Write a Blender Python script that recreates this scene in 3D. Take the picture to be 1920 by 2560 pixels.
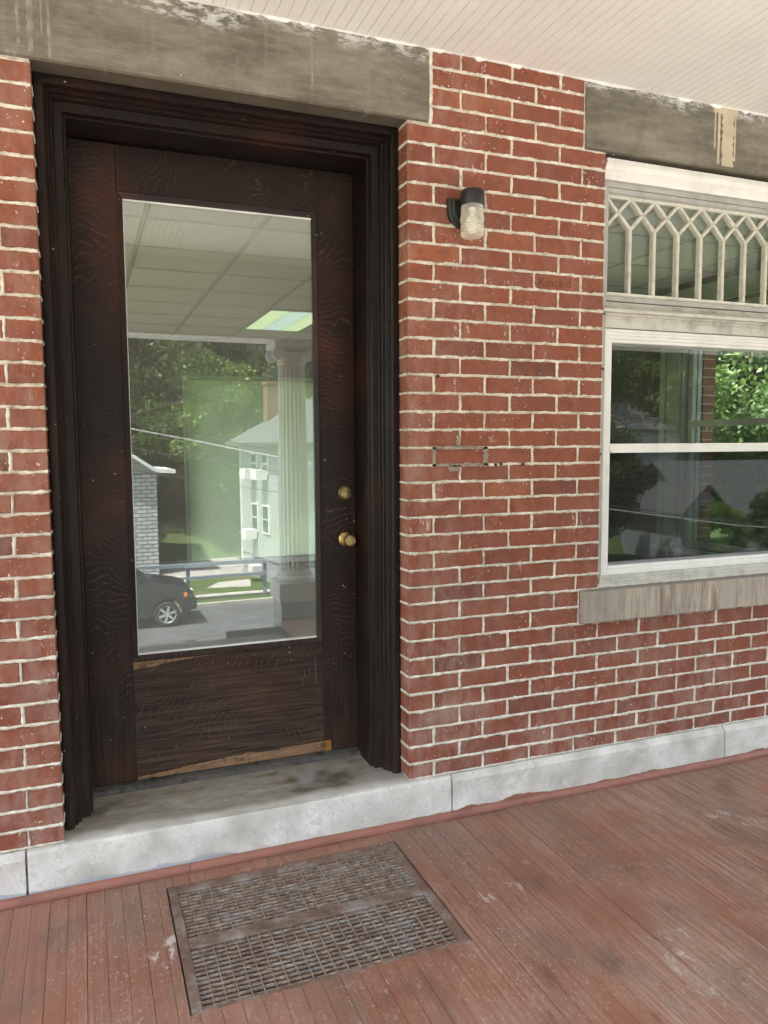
import bpy, bmesh, math, random
import numpy as np
from mathutils import Vector, Matrix

for o in list(bpy.data.objects):
    bpy.data.objects.remove(o)
scene = bpy.context.scene
COL = scene.collection
R = math.radians

# ------------------------------------------------------------------ camera
YAW, PITCH, ROLL = 0.3723, 0.0876, -0.006
cam_d = bpy.data.cameras.new('camera')
cam = bpy.data.objects.new('camera', cam_d)
COL.objects.link(cam)
Fv = Vector((math.sin(YAW) * math.cos(PITCH), math.cos(YAW) * math.cos(PITCH), -math.sin(PITCH)))
Rv = Vector((math.cos(YAW), -math.sin(YAW), 0))
Uv = Rv.cross(Fv)
R2 = math.cos(ROLL) * Rv + math.sin(ROLL) * Uv
U2 = -math.sin(ROLL) * Rv + math.cos(ROLL) * Uv
m = Matrix((R2, U2, -Fv)).transposed().to_4x4()
m.translation = Vector((-1.1298, -2.6415, 1.46))
cam.matrix_world = m
cam_d.sensor_fit = 'VERTICAL'
cam_d.sensor_height = 24
cam_d.lens = 1924.6 / 2560 * 24
cam_d.clip_start = 0.02
cam_d.clip_end = 1500
scene.camera = cam

# ------------------------------------------------------------------ world, sun, exposure
SUN_EL, SUN_AZ = R(64), R(-62)        # azimuth measured from +y (north) towards +x
w = bpy.data.worlds.new("World")
scene.world = w
w.use_nodes = True
wn = w.node_tree.nodes
sky = wn.new('ShaderNodeTexSky')
sky.sky_type = 'NISHITA'
sky.sun_disc = False
sky.sun_elevation = SUN_EL
sky.sun_rotation = SUN_AZ
sky.air_density = 1.3
sky.dust_density = 2.5
sky.ozone_density = 1.0
bg = wn['Background']
bg.inputs[1].default_value = 0.15
bw_ = wn.new('ShaderNodeRGBToBW')
w.node_tree.links.new(sky.outputs[0], bw_.inputs[0])
haz = wn.new('ShaderNodeMix'); haz.data_type = 'RGBA'
haz.inputs[0].default_value = 0.50          # thin white cloud over the blue
w.node_tree.links.new(sky.outputs[0], haz.inputs[6]); w.node_tree.links.new(bw_.outputs[0], haz.inputs[7])
w.node_tree.links.new(haz.outputs[2], bg.inputs[0])
sun_d = bpy.data.lights.new('sun', 'SUN')
sun_d.energy = 4.2
sun_d.angle = R(0.6)
sun_d.color = (1.0, 0.965, 0.915)
sun = bpy.data.objects.new('sun', sun_d)
COL.objects.link(sun)
sd = Vector((math.sin(SUN_AZ) * math.cos(SUN_EL), math.cos(SUN_AZ) * math.cos(SUN_EL), math.sin(SUN_EL)))
sun.rotation_euler = sd.to_track_quat('Z', 'Y').to_euler()
sun.location = sd * 30
vs = scene.view_settings
vs.view_transform = 'Standard'
vs.look = 'None'
vs.gamma = 1
vs.exposure = 2.8
scene.cycles.max_bounces = 10
scene.cycles.diffuse_bounces = 6
scene.cycles.glossy_bounces = 5
scene.cycles.transmission_bounces = 6
scene.cycles.transparent_max_bounces = 24
scene.cycles.use_denoising = True
scene.cycles.sample_clamp_indirect = 6.0
scene.cycles.caustics_reflective = False
scene.cycles.caustics_refractive = False

rnd = random.Random(7)

# ------------------------------------------------------------------ node helpers
class N:
    def __init__(s, name, rough=0.6, spec=0.5, metal=0.0):
        s.m = bpy.data.materials.new(name)
        s.m.use_nodes = True
        s.t = s.m.node_tree
        s.b = s.t.nodes['Principled BSDF']
        s.out = s.t.nodes['Material Output']
        s.b.inputs['Roughness'].default_value = rough
        s.b.inputs['Specular IOR Level'].default_value = spec
        s.b.inputs['Metallic'].default_value = metal
        s._pos = None

    def nd(s, kind, **k):
        n = s.t.nodes.new('ShaderNode' + kind)
        for a, v in k.items():
            setattr(n, a, v)
        return n

    def put(s, inp, v):
        if hasattr(v, 'links') or isinstance(v, bpy.types.NodeSocket):
            s.t.links.new(v, inp)
        elif isinstance(v, tuple) and len(v) == 3 and len(getattr(inp, 'default_value', (0,))) == 4:
            inp.default_value = (*v, 1)
        else:
            inp.default_value = v

    @property
    def pos(s):
        if s._pos is None:
            s._pos = s.nd('NewGeometry').outputs['Position']
        return s._pos

    def map(s, scale=(1, 1, 1), loc=(0, 0, 0), rot=(0, 0, 0), vec=None):
        n = s.nd('Mapping')
        s.put(n.inputs['Vector'], vec or s.pos)
        n.inputs['Location'].default_value = loc
        n.inputs['Rotation'].default_value = rot
        n.inputs['Scale'].default_value = scale
        return n.outputs[0]

    def noise(s, scale, detail=3, rough=0.55, vec=None, dist=0.0):
        n = s.nd('TexNoise')
        s.put(n.inputs['Vector'], vec or s.pos)
        n.inputs['Scale'].default_value = scale
        n.inputs['Detail'].default_value = detail
        n.inputs['Roughness'].default_value = rough
        n.inputs['Distortion'].default_value = dist
        return n.outputs['Fac']

    def ramp(s, f, stops, interp='LINEAR'):
        n = s.nd('ValToRGB')
        n.color_ramp.interpolation = interp
        e = n.color_ramp.elements
        while len(e) < len(stops):
            e.new(0.5)
        for i, (p, c) in enumerate(stops):
            e[i].position = p
            e[i].color = (c, c, c, 1) if not isinstance(c, tuple) else (*c, 1)
        s.put(n.inputs[0], f)
        return n.outputs[0]

    def mix(s, f, a, b, mode='MIX'):
        n = s.nd('Mix', data_type='RGBA', blend_type=mode)
        s.put(n.inputs[0], f)
        s.put(n.inputs[6], a)
        s.put(n.inputs[7], b)
        return n.outputs[2]

    def mth(s, op, a, b=0.0, c=None):
        n = s.nd('Math', operation=op)
        s.put(n.inputs[0], a)
        s.put(n.inputs[1], b)
        if c is not None:
            s.put(n.inputs[2], c)
        return n.outputs[0]

    def sep(s, vec=None):
        n = s.nd('SeparateXYZ')
        s.put(n.inputs[0], vec or s.pos)
        return n.outputs

    def attr(s, name):
        n = s.nd('Attribute', attribute_name=name)
        return n.outputs['Fac']

    def step(s, f, lo, hi):
        n = s.nd('MapRange', interpolation_type='SMOOTHSTEP')
        s.put(n.inputs[0], f)
        n.inputs[1].default_value = lo
        n.inputs[2].default_value = hi
        return n.outputs[0]

    def bump(s, h, strength=0.3, dist=0.004, normal=None):
        n = s.nd('Bump')
        n.inputs['Strength'].default_value = strength
        n.inputs['Distance'].default_value = dist
        s.put(n.inputs['Height'], h)
        if normal:
            s.put(n.inputs['Normal'], normal)
        return n.outputs[0]

    def done(s, col=None, rough=None, nrm=None):
        if col is not None:
            s.put(s.b.inputs['Base Color'], col)
        if rough is not None:
            s.put(s.b.inputs['Roughness'], rough)
        if nrm is not None:
            s.put(s.b.inputs['Normal'], nrm)
        return s.m


def painted(name, c, rough=0.5, dirt=(0.25, 0.22, 0.18), amount=0.35, scale=6, bump=0.15, spec=0.4):
    n = N(name, rough, spec)
    a = n.noise(scale, 6, 0.65)
    b = n.noise(scale * 12, 3, 0.6)
    f = n.mth('MULTIPLY', n.step(a, 0.42, 0.8), amount)
    col = n.mix(f, c, dirt)
    col = n.mix(n.mth('MULTIPLY', n.step(b, 0.6, 0.8), amount * 0.4), col, dirt)
    return n.done(col, None, n.bump(b, bump, 0.002))


# ------------------------------------------------------------------ materials
def mat_brick():
    n = N('brick', 0.75, 0.3)
    tone = n.attr('tone')
    c = n.ramp(tone, [(0, (0.115, 0.034, 0.026)), (0.22, (0.185, 0.053, 0.030)), (0.5, (0.232, 0.066, 0.034)),
                      (0.78, (0.240, 0.068, 0.035)), (1, (0.300, 0.094, 0.044))])
    fine = n.noise(260, 3, 0.6)
    mid = n.noise(22, 4, 0.6)
    c = n.mix(n.mth('MULTIPLY', n.step(mid, 0.42, 0.66), 0.45), c, (0.115, 0.036, 0.028))
    hot = n.noise(9, 4, 0.65, n.map((1, 1, 1), loc=(3, 1, 8)))
    c = n.mix(n.mth('MULTIPLY', n.step(hot, 0.52, 0.66), 0.35), c, (0.29, 0.088, 0.042))
    pits = n.noise(120, 3, 0.7)
    c = n.mix(n.mth('MULTIPLY', n.step(pits, 0.62, 0.68), 0.55), c, (0.060, 0.020, 0.016))
    soot = n.noise(1.3, 4, 0.6, n.map((1, 1, 0.6), loc=(7, 0, 2)))
    c = n.mix(n.mth('MULTIPLY', n.step(soot, 0.50, 0.70), 0.22), c, (0.085, 0.035, 0.028))
    c = n.mix(n.mth('MULTIPLY', fine, 0.16), c, (0.45, 0.20, 0.14))
    # drag marks along the brick
    drag = n.noise(1, 3, 0.6, n.map((40, 40, 420)))
    c = n.mix(n.mth('MULTIPLY', n.step(drag, 0.55, 0.75), 0.22), c, (0.11, 0.035, 0.03))
    # lime bloom
    bl = n.noise(3.1, 5, 0.6)
    bl2 = n.noise(14, 5, 0.7, n.map((1, 1, 0.45)))
    x = n.sep()[0]
    z = n.sep()[2]
    near = n.mth('SUBTRACT', 1.0, n.step(n.mth('ABSOLUTE', n.mth('ADD', x, 0.02)), 0.03, 0.42))
    low = n.mth('SUBTRACT', 1.0, n.step(z, 0.2, 1.0))
    amt = n.mth('ADD', n.mth('MULTIPLY', near, 0.22), n.mth('ADD', n.mth('MULTIPLY', low, 0.24), 0.10))
    left = n.mth('SUBTRACT', 1.0, n.step(x, -1.3, -0.9))
    amt = n.mth('ADD', amt, n.mth('MULTIPLY', left, 0.18))
    blm = n.mth('MULTIPLY', n.mth('MULTIPLY', n.step(bl, 0.3, 0.62), n.step(bl2, 0.35, 0.65)), amt)
    c = n.mix(blm, c, (0.52, 0.41, 0.36))
    # paint and mortar flecks
    fl = n.noise(75, 2, 0.7)
    flm = n.noise(5.5, 3, 0.6)
    f1 = n.mth('MULTIPLY', n.step(fl, 0.655, 0.69), n.step(flm, 0.47, 0.58))
    c = n.mix(n.mth('MULTIPLY', f1, 0.85), c, (0.72, 0.66, 0.60))
    sc = n.noise(1, 4, 0.75, n.map((55, 55, 22)))
    sm = n.noise(7.5, 2, 0.5)
    f2 = n.mth('MULTIPLY', n.step(sc, 0.56, 0.66), n.step(sm, 0.57, 0.66))
    c = n.mix(n.mth('MULTIPLY', f2, 0.6), c, (0.68, 0.60, 0.55))
    h = n.mth('ADD', n.mth('MULTIPLY', fine, 0.5), n.mth('MULTIPLY', drag, 0.8))
    return n.done(c, None, n.bump(h, 0.35, 0.0018))


def mat_mortar():
    n = N('mortar', 0.9, 0.2)
    a = n.noise(30, 5, 0.65)
    b = n.noise(240, 3, 0.6)
    g = n.noise(2.6, 3, 0.5)
    c = n.ramp(a, [(0.30, (0.36, 0.31, 0.245)), (0.46, (0.62, 0.575, 0.48)), (0.66, (0.82, 0.79, 0.71))])
    c = n.mix(n.mth('MULTIPLY', n.step(g, 0.5, 0.72), 0.35), c, (0.40, 0.37, 0.32))
    c = n.mix(n.mth('MULTIPLY', n.step(b, 0.62, 0.72), 0.5), c, (0.25, 0.20, 0.16))
    return n.done(c, None, n.bump(n.mth('ADD', a, b), 0.5, 0.002))


def mat_oldmortar():
    n = N('grey_repair_mortar', 0.95, 0.2)
    a = n.noise(40, 5, 0.65)
    return n.done(n.ramp(a, [(0.3, (0.20, 0.155, 0.12)), (0.7, (0.40, 0.33, 0.26))]), None, n.bump(a, 0.5, 0.002))


def mat_sandstone():
    n = N('sandstone_lintel', 0.85, 0.25)
    a = n.noise(1, 5, 0.65, n.map((2.2, 2, 8)))
    b = n.noise(1, 5, 0.7, n.map((9, 9, 45)))
    c = n.ramp(a, [(0.34, (0.105, 0.096, 0.074)), (0.5, (0.165, 0.152, 0.120)), (0.66, (0.250, 0.230, 0.182))])
    c = n.mix(n.mth('MULTIPLY', n.step(b, 0.45, 0.70), 0.45), c, (0.29, 0.27, 0.225))
    bl = n.noise(5.5, 6, 0.7)
    c = n.mix(n.mth('MULTIPLY', n.step(bl, 0.50, 0.66), 0.40), c, (0.085, 0.078, 0.064))
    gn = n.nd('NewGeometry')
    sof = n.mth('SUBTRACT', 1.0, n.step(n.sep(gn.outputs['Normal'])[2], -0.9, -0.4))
    c = n.mix(n.mth('MULTIPLY', sof, 0.75), c, (0.070, 0.055, 0.038))  # soffit shade painted in as a darker underside colour
    d = n.noise(1, 4, 0.6, n.map((24, 10, 1.2)))
    c = n.mix(n.mth('MULTIPLY', n.step(d, 0.55, 0.75), 0.28), c, (0.30, 0.28, 0.235))
    z = n.sep()[2]
    e = n.noise(1, 5, 0.75, n.map((12, 10, 30)))
    near = n.step(n.mth('ADD', z, n.mth('MULTIPLY', n.noise(3.4, 2), 0.16)), 2.895, 2.955)
    c = n.mix(n.mth('MULTIPLY', n.mth('MULTIPLY', near, n.step(e, 0.44, 0.58)), 0.85), c, (0.62, 0.62, 0.62))
    f = n.noise(46, 2, 0.6)
    c = n.mix(n.mth('MULTIPLY', n.step(f, 0.745, 0.77), 0.8), c, (0.75, 0.73, 0.68))
    g = n.noise(1, 3, 0.6, n.map((9, 9, 5), loc=(3, 0, 1)))
    c = n.mix(n.mth('MULTIPLY', n.step(g, 0.68, 0.8), 0.5), c, (0.42, 0.40, 0.36))
    return n.done(c, None, n.bump(b, 0.35, 0.003))


def mat_sill():
    n = N('streaked_sandstone', 0.85, 0.25)
    a = n.noise(1, 6, 0.72, n.map((26, 6, 2.2)), 0.35)
    a2 = n.noise(1, 5, 0.75, n.map((120, 6, 6)), 0.3)
    b = n.noise(16, 6, 0.7)
    c = n.ramp(a, [(0.32, (0.20, 0.155, 0.110)), (0.46, (0.32, 0.27, 0.22)), (0.56, (0.46, 0.40, 0.33)), (0.68, (0.30, 0.25, 0.20))])
    x = n.sep()[0]
    run = n.step(n.noise(1, 2, 0.5, n.map((4.5, 1, 1))), 0.40, 0.58)
    c = n.mix(n.mth('MULTIPLY', n.mth('MULTIPLY', n.step(a2, 0.50, 0.60), run), 0.7), c, (0.62, 0.55, 0.47))
    lf = n.mth('SUBTRACT', 1.0, n.step(x, 0.86, 1.05))
    c = n.mix(n.mth('MULTIPLY', lf, 0.6), c, (0.27, 0.24, 0.21))
    c = n.mix(n.mth('MULTIPLY', n.step(b, 0.46, 0.66), 0.55), c, (0.36, 0.34, 0.325))
    g = n.nd('NewGeometry')
    up = n.step(n.sep(g.outputs['Normal'])[2], 0.6, 0.95)
    c = n.mix(n.mth('MULTIPLY', up, 0.8), c, (0.22, 0.205, 0.20))
    return n.done(c, None, n.bump(b, 0.5, 0.002))


def mat_limestone():
    n = N('limestone', 0.8, 0.3)
    a = n.noise(7, 6, 0.65)
    b = n.noise(28, 5, 0.7)
    c = n.ramp(a, [(0.34, (0.45, 0.43, 0.385)), (0.5, (0.64, 0.62, 0.575)), (0.64, (0.78, 0.765, 0.725))])
    c = n.mix(n.mth('MULTIPLY', n.step(b, 0.48, 0.66), 0.45), c, (0.36, 0.35, 0.33))
    c = n.mix(n.mth('MULTIPLY', n.step(n.noise(1, 4, 0.6, n.map((20, 10, 3))), 0.6, 0.75), 0.4), c, (0.70, 0.70, 0.70))
    grit = n.noise(210, 3, 0.7)
    c = n.mix(n.mth('MULTIPLY', n.step(grit, 0.45, 0.65), 0.30), c, (0.40, 0.385, 0.35))
    pit = n.noise(95, 4, 0.7)
    c = n.mix(n.mth('MULTIPLY', n.step(pit, 0.60, 0.68), 0.5), c, (0.30, 0.285, 0.26))
    ch = n.noise(11, 5, 0.8, n.map((1, 1, 1), loc=(8, 1, 3)))
    c = n.mix(n.mth('MULTIPLY', n.step(ch, 0.60, 0.64), 0.35), c, (0.84, 0.83, 0.80))
    ye = n.noise(5, 5, 0.7, n.map((1, 1, 1.5), loc=(1, 1, 5)))
    c = n.mix(n.mth('MULTIPLY', n.step(ye, 0.54, 0.66), 0.30), c, (0.50, 0.455, 0.37))
    s = n.noise(4.2, 3, 0.6, n.map((1, 1, 1), loc=(5, 2, 0)))
    c = n.mix(n.mth('MULTIPLY', n.step(s, 0.64, 0.72), 0.35), c, (0.42, 0.33, 0.22))
    # worn and dirty tread
    g = n.nd('NewGeometry')
    up = n.step(n.sep(g.outputs['Normal'])[2], 0.6, 0.95)
    p = n.sep()
    tx = n.noise(1, 5, 0.7, n.map((9, 24, 9)))
    back = n.step(n.mth('ADD', p[1], n.mth('MULTIPLY', n.noise(5, 4), 0.06)), 0.025, 0.10)
    tread = n.ramp(tx, [(0.3, (0.20, 0.172, 0.132)), (0.5, (0.30, 0.268, 0.215)), (0.7, (0.42, 0.39, 0.335))])
    blot = n.noise(3.6, 3, 0.55, n.map((1, 1.6, 1), loc=(0.35, 0.1, 0)))
    tread = n.mix(n.mth('MULTIPLY', n.step(blot, 0.56, 0.68), 0.75), tread, (0.085, 0.070, 0.042))
    pale = n.noise(2.4, 3, 0.6, n.map((1, 1, 1), loc=(1.7, 4, 0)))
    tread = n.mix(n.mth('MULTIPLY', n.step(pale, 0.52, 0.62), 0.7), tread, (0.36, 0.355, 0.35))
    c = n.mix(n.mth('MULTIPLY', up, n.mth('MAXIMUM', back, 0.25)), c, tread)
    # red floor paint slopped on the foot of the stone
    ex = n.noise(1, 4, 0.6, n.map((3.2, 3, 3)))
    ez = n.mth('ADD', n.mth('MULTIPLY', n.step(ex, 0.42, 0.72), 0.022), n.mth('MULTIPLY', n.noise(40, 2), 0.004))
    redx = n.step(p[0], -0.85, -0.6)
    red = n.mth('MULTIPLY', n.mth('LESS_THAN', p[2], n.mth('ADD', ez, 0.016)), redx)
    c = n.mix(n.mth('MULTIPLY', red, 0.92), c, (0.26, 0.085, 0.05))
    blue = n.mth('MULTIPLY', n.mth('LESS_THAN', p[2], n.mth('ADD', ez, 0.026)), n.mth('SUBTRACT', 1.0, redx))
    c = n.mix(n.mth('MULTIPLY', blue, 0.7), c, (0.34, 0.37, 0.42))
    sp = n.noise(9, 1, 0.5, n.map((1, 1, 1), loc=(2.2, 0, 7)))
    c = n.mix(n.mth('MULTIPLY', n.step(sp, 0.80, 0.81), 0.9), c, (0.20, 0.04, 0.03))
    return n.done(c, None, n.bump(b, 0.3, 0.003))


def mat_oak(name, axis=2, dark=1.0, weather=0.35, ang=0.0, loc=(0, 0, 0), amp=1.0, fig=1.0):
    """quarter-sawn oak under old dark varnish; axis = grain direction"""
    n = N(name, 0.42, 0.28)
    v = n.map((1, 1, 1), loc=loc, rot=(0, ang, 0))
    g0 = n.map((1, 1, 1), loc=loc)
    lng = n.sep(v)[2]
    sc = [4.4, 4.4, 4.4]
    sc[axis] = 2.4
    warp = n.noise(1.0, 2.0, 0.45, n.map(tuple(sc), vec=g0))
    warp2 = n.noise(16, 2, 0.5, g0)
    arg = n.mth('ADD', n.mth('MULTIPLY', lng, 44.0), n.mth('ADD', n.mth('MULTIPLY', warp, 26.0 * amp), n.mth('MULTIPLY', warp2, 1.5)))
    s = n.mth('SINE', n.mth('MULTIPLY', arg, 6.2832))
    brk = n.noise(1.0, 3, 0.7, n.map((38, 38, 38), vec=g0))
    line = n.mth('MULTIPLY', n.step(n.mth('ADD', s, n.mth('MULTIPLY', brk, 0.9)), 1.12, 1.6), n.mth('ADD', 0.35, n.mth('MULTIPLY', brk, 1.1)))
    fade = n.step(n.noise(4.2, 4, 0.65, g0), 0.42, 0.60)
    gs = [120, 120, 120]
    gs[axis] = 5
    grain = n.noise(1.0, 4, 0.6, n.map(tuple(gs), vec=g0))
    d = dark
    c = n.ramp(grain, [(0.3, (0.0095 * d, 0.0055 * d, 0.0050 * d)), (0.7, (0.0155 * d, 0.0080 * d, 0.0066 * d))])
    patch = n.noise(2.4, 3, 0.5, n.map((1, 1, 1), loc=(3, 3, 3)))
    c = n.mix(n.mth('MULTIPLY', n.step(patch, 0.47, 0.70), 0.8), c, (0.050 * d, 0.0165 * d, 0.0095 * d))
    c = n.mix(n.mth('MULTIPLY', n.mth('MULTIPLY', line, n.mth('ADD', 0.12, fade)), 0.72 * fig), c, (0.084 * d, 0.039 * d, 0.025 * d))
    # weathering towards the foot
    z = n.sep()[2]
    lowm = n.mth('SUBTRACT', 1.0, n.step(z, 0.15, 1.1))
    wm = n.mth('MULTIPLY', n.mth('MULTIPLY', lowm, n.step(grain, 0.30, 0.75)), weather)
    c = n.mix(wm, c, (0.105, 0.076, 0.052))
    fl = n.noise(70, 1, 0.5)
    c = n.mix(n.mth('MULTIPLY', n.step(fl, 0.80, 0.81), 0.8), c, (0.55, 0.50, 0.42))
    ss = n.noise(1, 3, 0.7, n.map((140, 140, 9)))
    c = n.mix(n.mth('MULTIPLY', n.mth('MULTIPLY', n.step(ss, 0.66, 0.72), n.step(n.noise(6, 2), 0.55, 0.7)), 0.3), c, (0.22, 0.17, 0.13))
    r = n.mth('ADD', n.mth('MULTIPLY', n.noise(9, 3), 0.25), n.mth('ADD', n.mth('MULTIPLY', lowm, 0.14), 0.30))
    return n.done(c, r, n.bump(n.mth('ADD', grain, n.mth('MULTIPLY', line, 0.2)), 0.2, 0.0010))


def mat_barewood(name, a, b):
    n = N(name, 0.8, 0.2)
    g = n.noise(1, 4, 0.6, n.map((6, 60, 260)))
    h = n.noise(20, 4, 0.7)
    c = n.ramp(g, [(0.3, a), (0.65, b)])
    c = n.mix(n.mth('MULTIPLY', n.step(h, 0.5, 0.65), 0.6), c, tuple(x * 0.35 for x in a))
    return n.done(c, None, n.bump(g, 0.6, 0.002))


def mat_floor():
    n = N('worn_floor_paint', 0.5, 0.5)
    tone = n.attr('tone')
    c = n.ramp(tone, [(0, (0.228, 0.101, 0.066)), (0.5, (0.245, 0.109, 0.072)), (1, (0.262, 0.119, 0.079))])
    x = n.sep()[0]
    y = n.sep()[1]
    rgt = n.step(x, -0.5, 1.2)
    out = n.mth('SUBTRACT', 1.0, n.step(y, -1.1, -0.15))
    big = n.noise(2.3, 6, 0.65)
    c = n.mix(n.mth('MULTIPLY', n.step(big, 0.44, 0.60), 0.6), c, (0.165, 0.112, 0.086))
    warm = n.noise(3.1, 6, 0.7, n.map((1, 0.45, 1), loc=(4, 1, 0)))
    c = n.mix(n.mth('MULTIPLY', n.step(warm, 0.50, 0.62), 0.55), c, (0.275, 0.100, 0.052))
    # paint worn thin along the grain of each board
    st = n.noise(1, 5, 0.7, n.map((95, 3.5, 1)))
    stm = n.noise(2.0, 5, 0.65, n.map((1.6, 0.55, 1), loc=(9, 3, 0)))
    lvl = n.mth('ADD', 0.20, n.mth('ADD', n.mth('MULTIPLY', rgt, 0.36), n.mth('MULTIPLY', out, 0.22)))
    c = n.mix(n.mth('MULTIPLY', n.mth('MULTIPLY', n.step(st, 0.42, 0.66), n.step(stm, 0.36, 0.60)), lvl), c, (0.46, 0.335, 0.265))
    # broad dusty haze
    dz = n.noise(3.4, 7, 0.75, n.map((1, 0.6, 1), loc=(2, 7, 0)))
    c = n.mix(n.mth('MULTIPLY', n.step(dz, 0.44, 0.66), n.mth('MULTIPLY', lvl, 0.62)), c, (0.44, 0.325, 0.26))
    # curled scuffs, in patches
    sc = n.noise(1, 5, 0.8, n.map((95, 55, 1)), 1.2)
    scm = n.noise(2.9, 4, 0.65, n.map((1, 0.7, 1), loc=(5, 5, 0)))
    c = n.mix(n.mth('MULTIPLY', n.mth('MULTIPLY', n.step(sc, 0.56, 0.64), n.step(scm, 0.40, 0.58)), 0.55), c, (0.66, 0.56, 0.49))
    sp = n.noise(85, 2, 0.6)
    c = n.mix(n.mth('MULTIPLY', n.mth('MULTIPLY', n.step(sp, 0.70, 0.73), n.step(big, 0.46, 0.54)), 0.7), c, (0.66, 0.60, 0.52))
    wh = n.noise(1, 6, 0.8, n.map((30, 10, 1), loc=(0.6, 0.3, 0)))
    whm = n.noise(2.6, 2, 0.5, n.map((1, 1, 1), loc=(6.4, 2.2, 0)))
    c = n.mix(n.mth('MULTIPLY', n.mth('MULTIPLY', n.step(wh, 0.52, 0.60), n.step(whm, 0.63, 0.70)), 0.6), c, (0.70, 0.68, 0.68))
    drk = n.noise(4.8, 5, 0.65, n.map((1, 0.7, 1), loc=(1, 8, 0)))
    c = n.mix(n.mth('MULTIPLY', n.step(drk, 0.54, 0.68), 0.45), c, (0.105, 0.058, 0.042))
    r = n.mth('ADD', 0.30, n.mth('MULTIPLY', n.noise(12, 5, 0.7), 0.30))
    h = n.mth('ADD', n.mth('MULTIPLY', st, 0.7), n.mth('MULTIPLY', sc, 0.25))
    return n.done(c, r, n.bump(h, 0.45, 0.0016))


def mat_rust():
    n = N('rusty_cast_iron', 0.7, 0.4, 0.0)
    a = n.noise(1, 5, 0.7, n.map((9, 26, 9)))
    b = n.noise(1, 4, 0.65, n.map((40, 90, 40)))
    c = n.ramp(b, [(0.32, (0.10, 0.064, 0.046)), (0.50, (0.195, 0.135, 0.098)), (0.70, (0.38, 0.31, 0.235))])
    c = n.mix(n.mth('MULTIPLY', n.step(a, 0.50, 0.64), 0.50), c, (0.27, 0.275, 0.27))
    o = n.noise(6, 4, 0.65, n.map((1, 1, 1), loc=(4, 4, 4)))
    c = n.mix(n.mth('MULTIPLY', n.step(o, 0.54, 0.66), 0.6), c, (0.19, 0.080, 0.040))
    k = n.noise(30, 3, 0.6, n.map((1, 1, 1), loc=(1, 5, 9)))
    c = n.mix(n.mth('MULTIPLY', n.step(k, 0.66, 0.74), 0.6), c, (0.03, 0.022, 0.02))
    return n.done(c, None, n.bump(b, 0.6, 0.002))


def mat_rustframe():
    n = N('rusty_frame_iron', 0.6, 0.4, 0.1)
    a = n.noise(7, 5, 0.7)
    b = n.noise(70, 4, 0.7)
    c = n.ramp(a, [(0.3, (0.115, 0.074, 0.056)), (0.48, (0.19, 0.125, 0.094)), (0.58, (0.27, 0.225, 0.19)), (0.72, (0.36, 0.35, 0.335))])
    c = n.mix(n.mth('MULTIPLY', n.step(b, 0.5, 0.68), 0.5), c, (0.07, 0.045, 0.034))
    return n.done(c, None, n.bump(b, 0.6, 0.002))


def mat_ceiling():
    n = N('white_ceiling_paint', 0.6, 0.4)
    a = n.noise(2.2, 4, 0.6)
    b = n.noise(42, 4, 0.75)
    c = n.ramp(a, [(0.3, (0.76, 0.75, 0.73)), (0.7, (0.84, 0.835, 0.82))])
    c = n.mix(n.mth('MULTIPLY', n.step(b, 0.60, 0.72), 0.5), c, (0.88, 0.87, 0.85))
    return n.done(c, None, n.bump(b, 0.45, 0.004))


def mat_glass(name, tint=(0.80, 0.90, 0.84), boost=0.14, veil=0.003, wave=0.0, dust=0.0, wscale=2.0):
    n = N(name)
    t = n.t
    tr = n.nd('BsdfTransparent')
    tr.inputs[0].default_value = (*tint, 1)
    gl = n.nd('BsdfGlossy')
    gl.inputs['Roughness'].default_value = 0.0
    gl.inputs[0].default_value = (0.97, 1.0, 0.98, 1)
    fr = n.nd('LayerWeight')                # Schlick's approximation, the same from both sides of the sheet
    fr.inputs[0].default_value = 0.5
    f = n.mth('ADD', 0.043 + boost, n.mth('MULTIPLY', n.mth('POWER', fr.outputs['Facing'], 5.0), 0.93 - boost))
    mx = n.nd('MixShader')
    t.links.new(f, mx.inputs[0])
    t.links.new(tr.outputs[0], mx.inputs[1])
    t.links.new(gl.outputs[0], mx.inputs[2])
    if wave:
        h = n.noise(wscale, 1, 0.3)
        b = n.bump(h, 1.0, wave)
        t.links.new(b, gl.inputs['Normal'])
    last = mx.outputs[0]
    if dust:
        d = n.nd('BsdfDiffuse')
        d.inputs[0].default_value = (0.7, 0.7, 0.68, 1)
        m2 = n.nd('MixShader')
        sp = n.mth('MULTIPLY', n.step(n.noise(60, 3, 0.7), 0.62, 0.75), dust)
        t.links.new(n.mth('ADD', sp, n.mth('MULTIPLY', n.mth('ADD', 0.5, n.noise(3.0, 4, 0.6)), veil)), m2.inputs[0])
        t.links.new(last, m2.inputs[1])
        t.links.new(d.outputs[0], m2.inputs[2])
        last = m2.outputs[0]
    t.links.new(last, n.out.inputs[0])
    return n.m


def mat_leaf(name, c1, c2, c3):
    n = N(name, 0.5, 0.35)
    tone = n.attr('tone')
    c = n.ramp(tone, [(0, c1), (0.55, c2), (1, c3)])
    n.put(n.b.inputs['Base Color'], c)
    tl = n.nd('BsdfTranslucent')
    n.t.links.new(c, tl.inputs[0])
    mx = n.nd('MixShader')
    mx.inputs[0].default_value = 0.35
    n.t.links.new(n.b.outputs[0], mx.inputs[1])
    n.t.links.new(tl.outputs[0], mx.inputs[2])
    n.t.links.new(mx.outputs[0], n.out.inputs[0])
    return n.m


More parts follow.
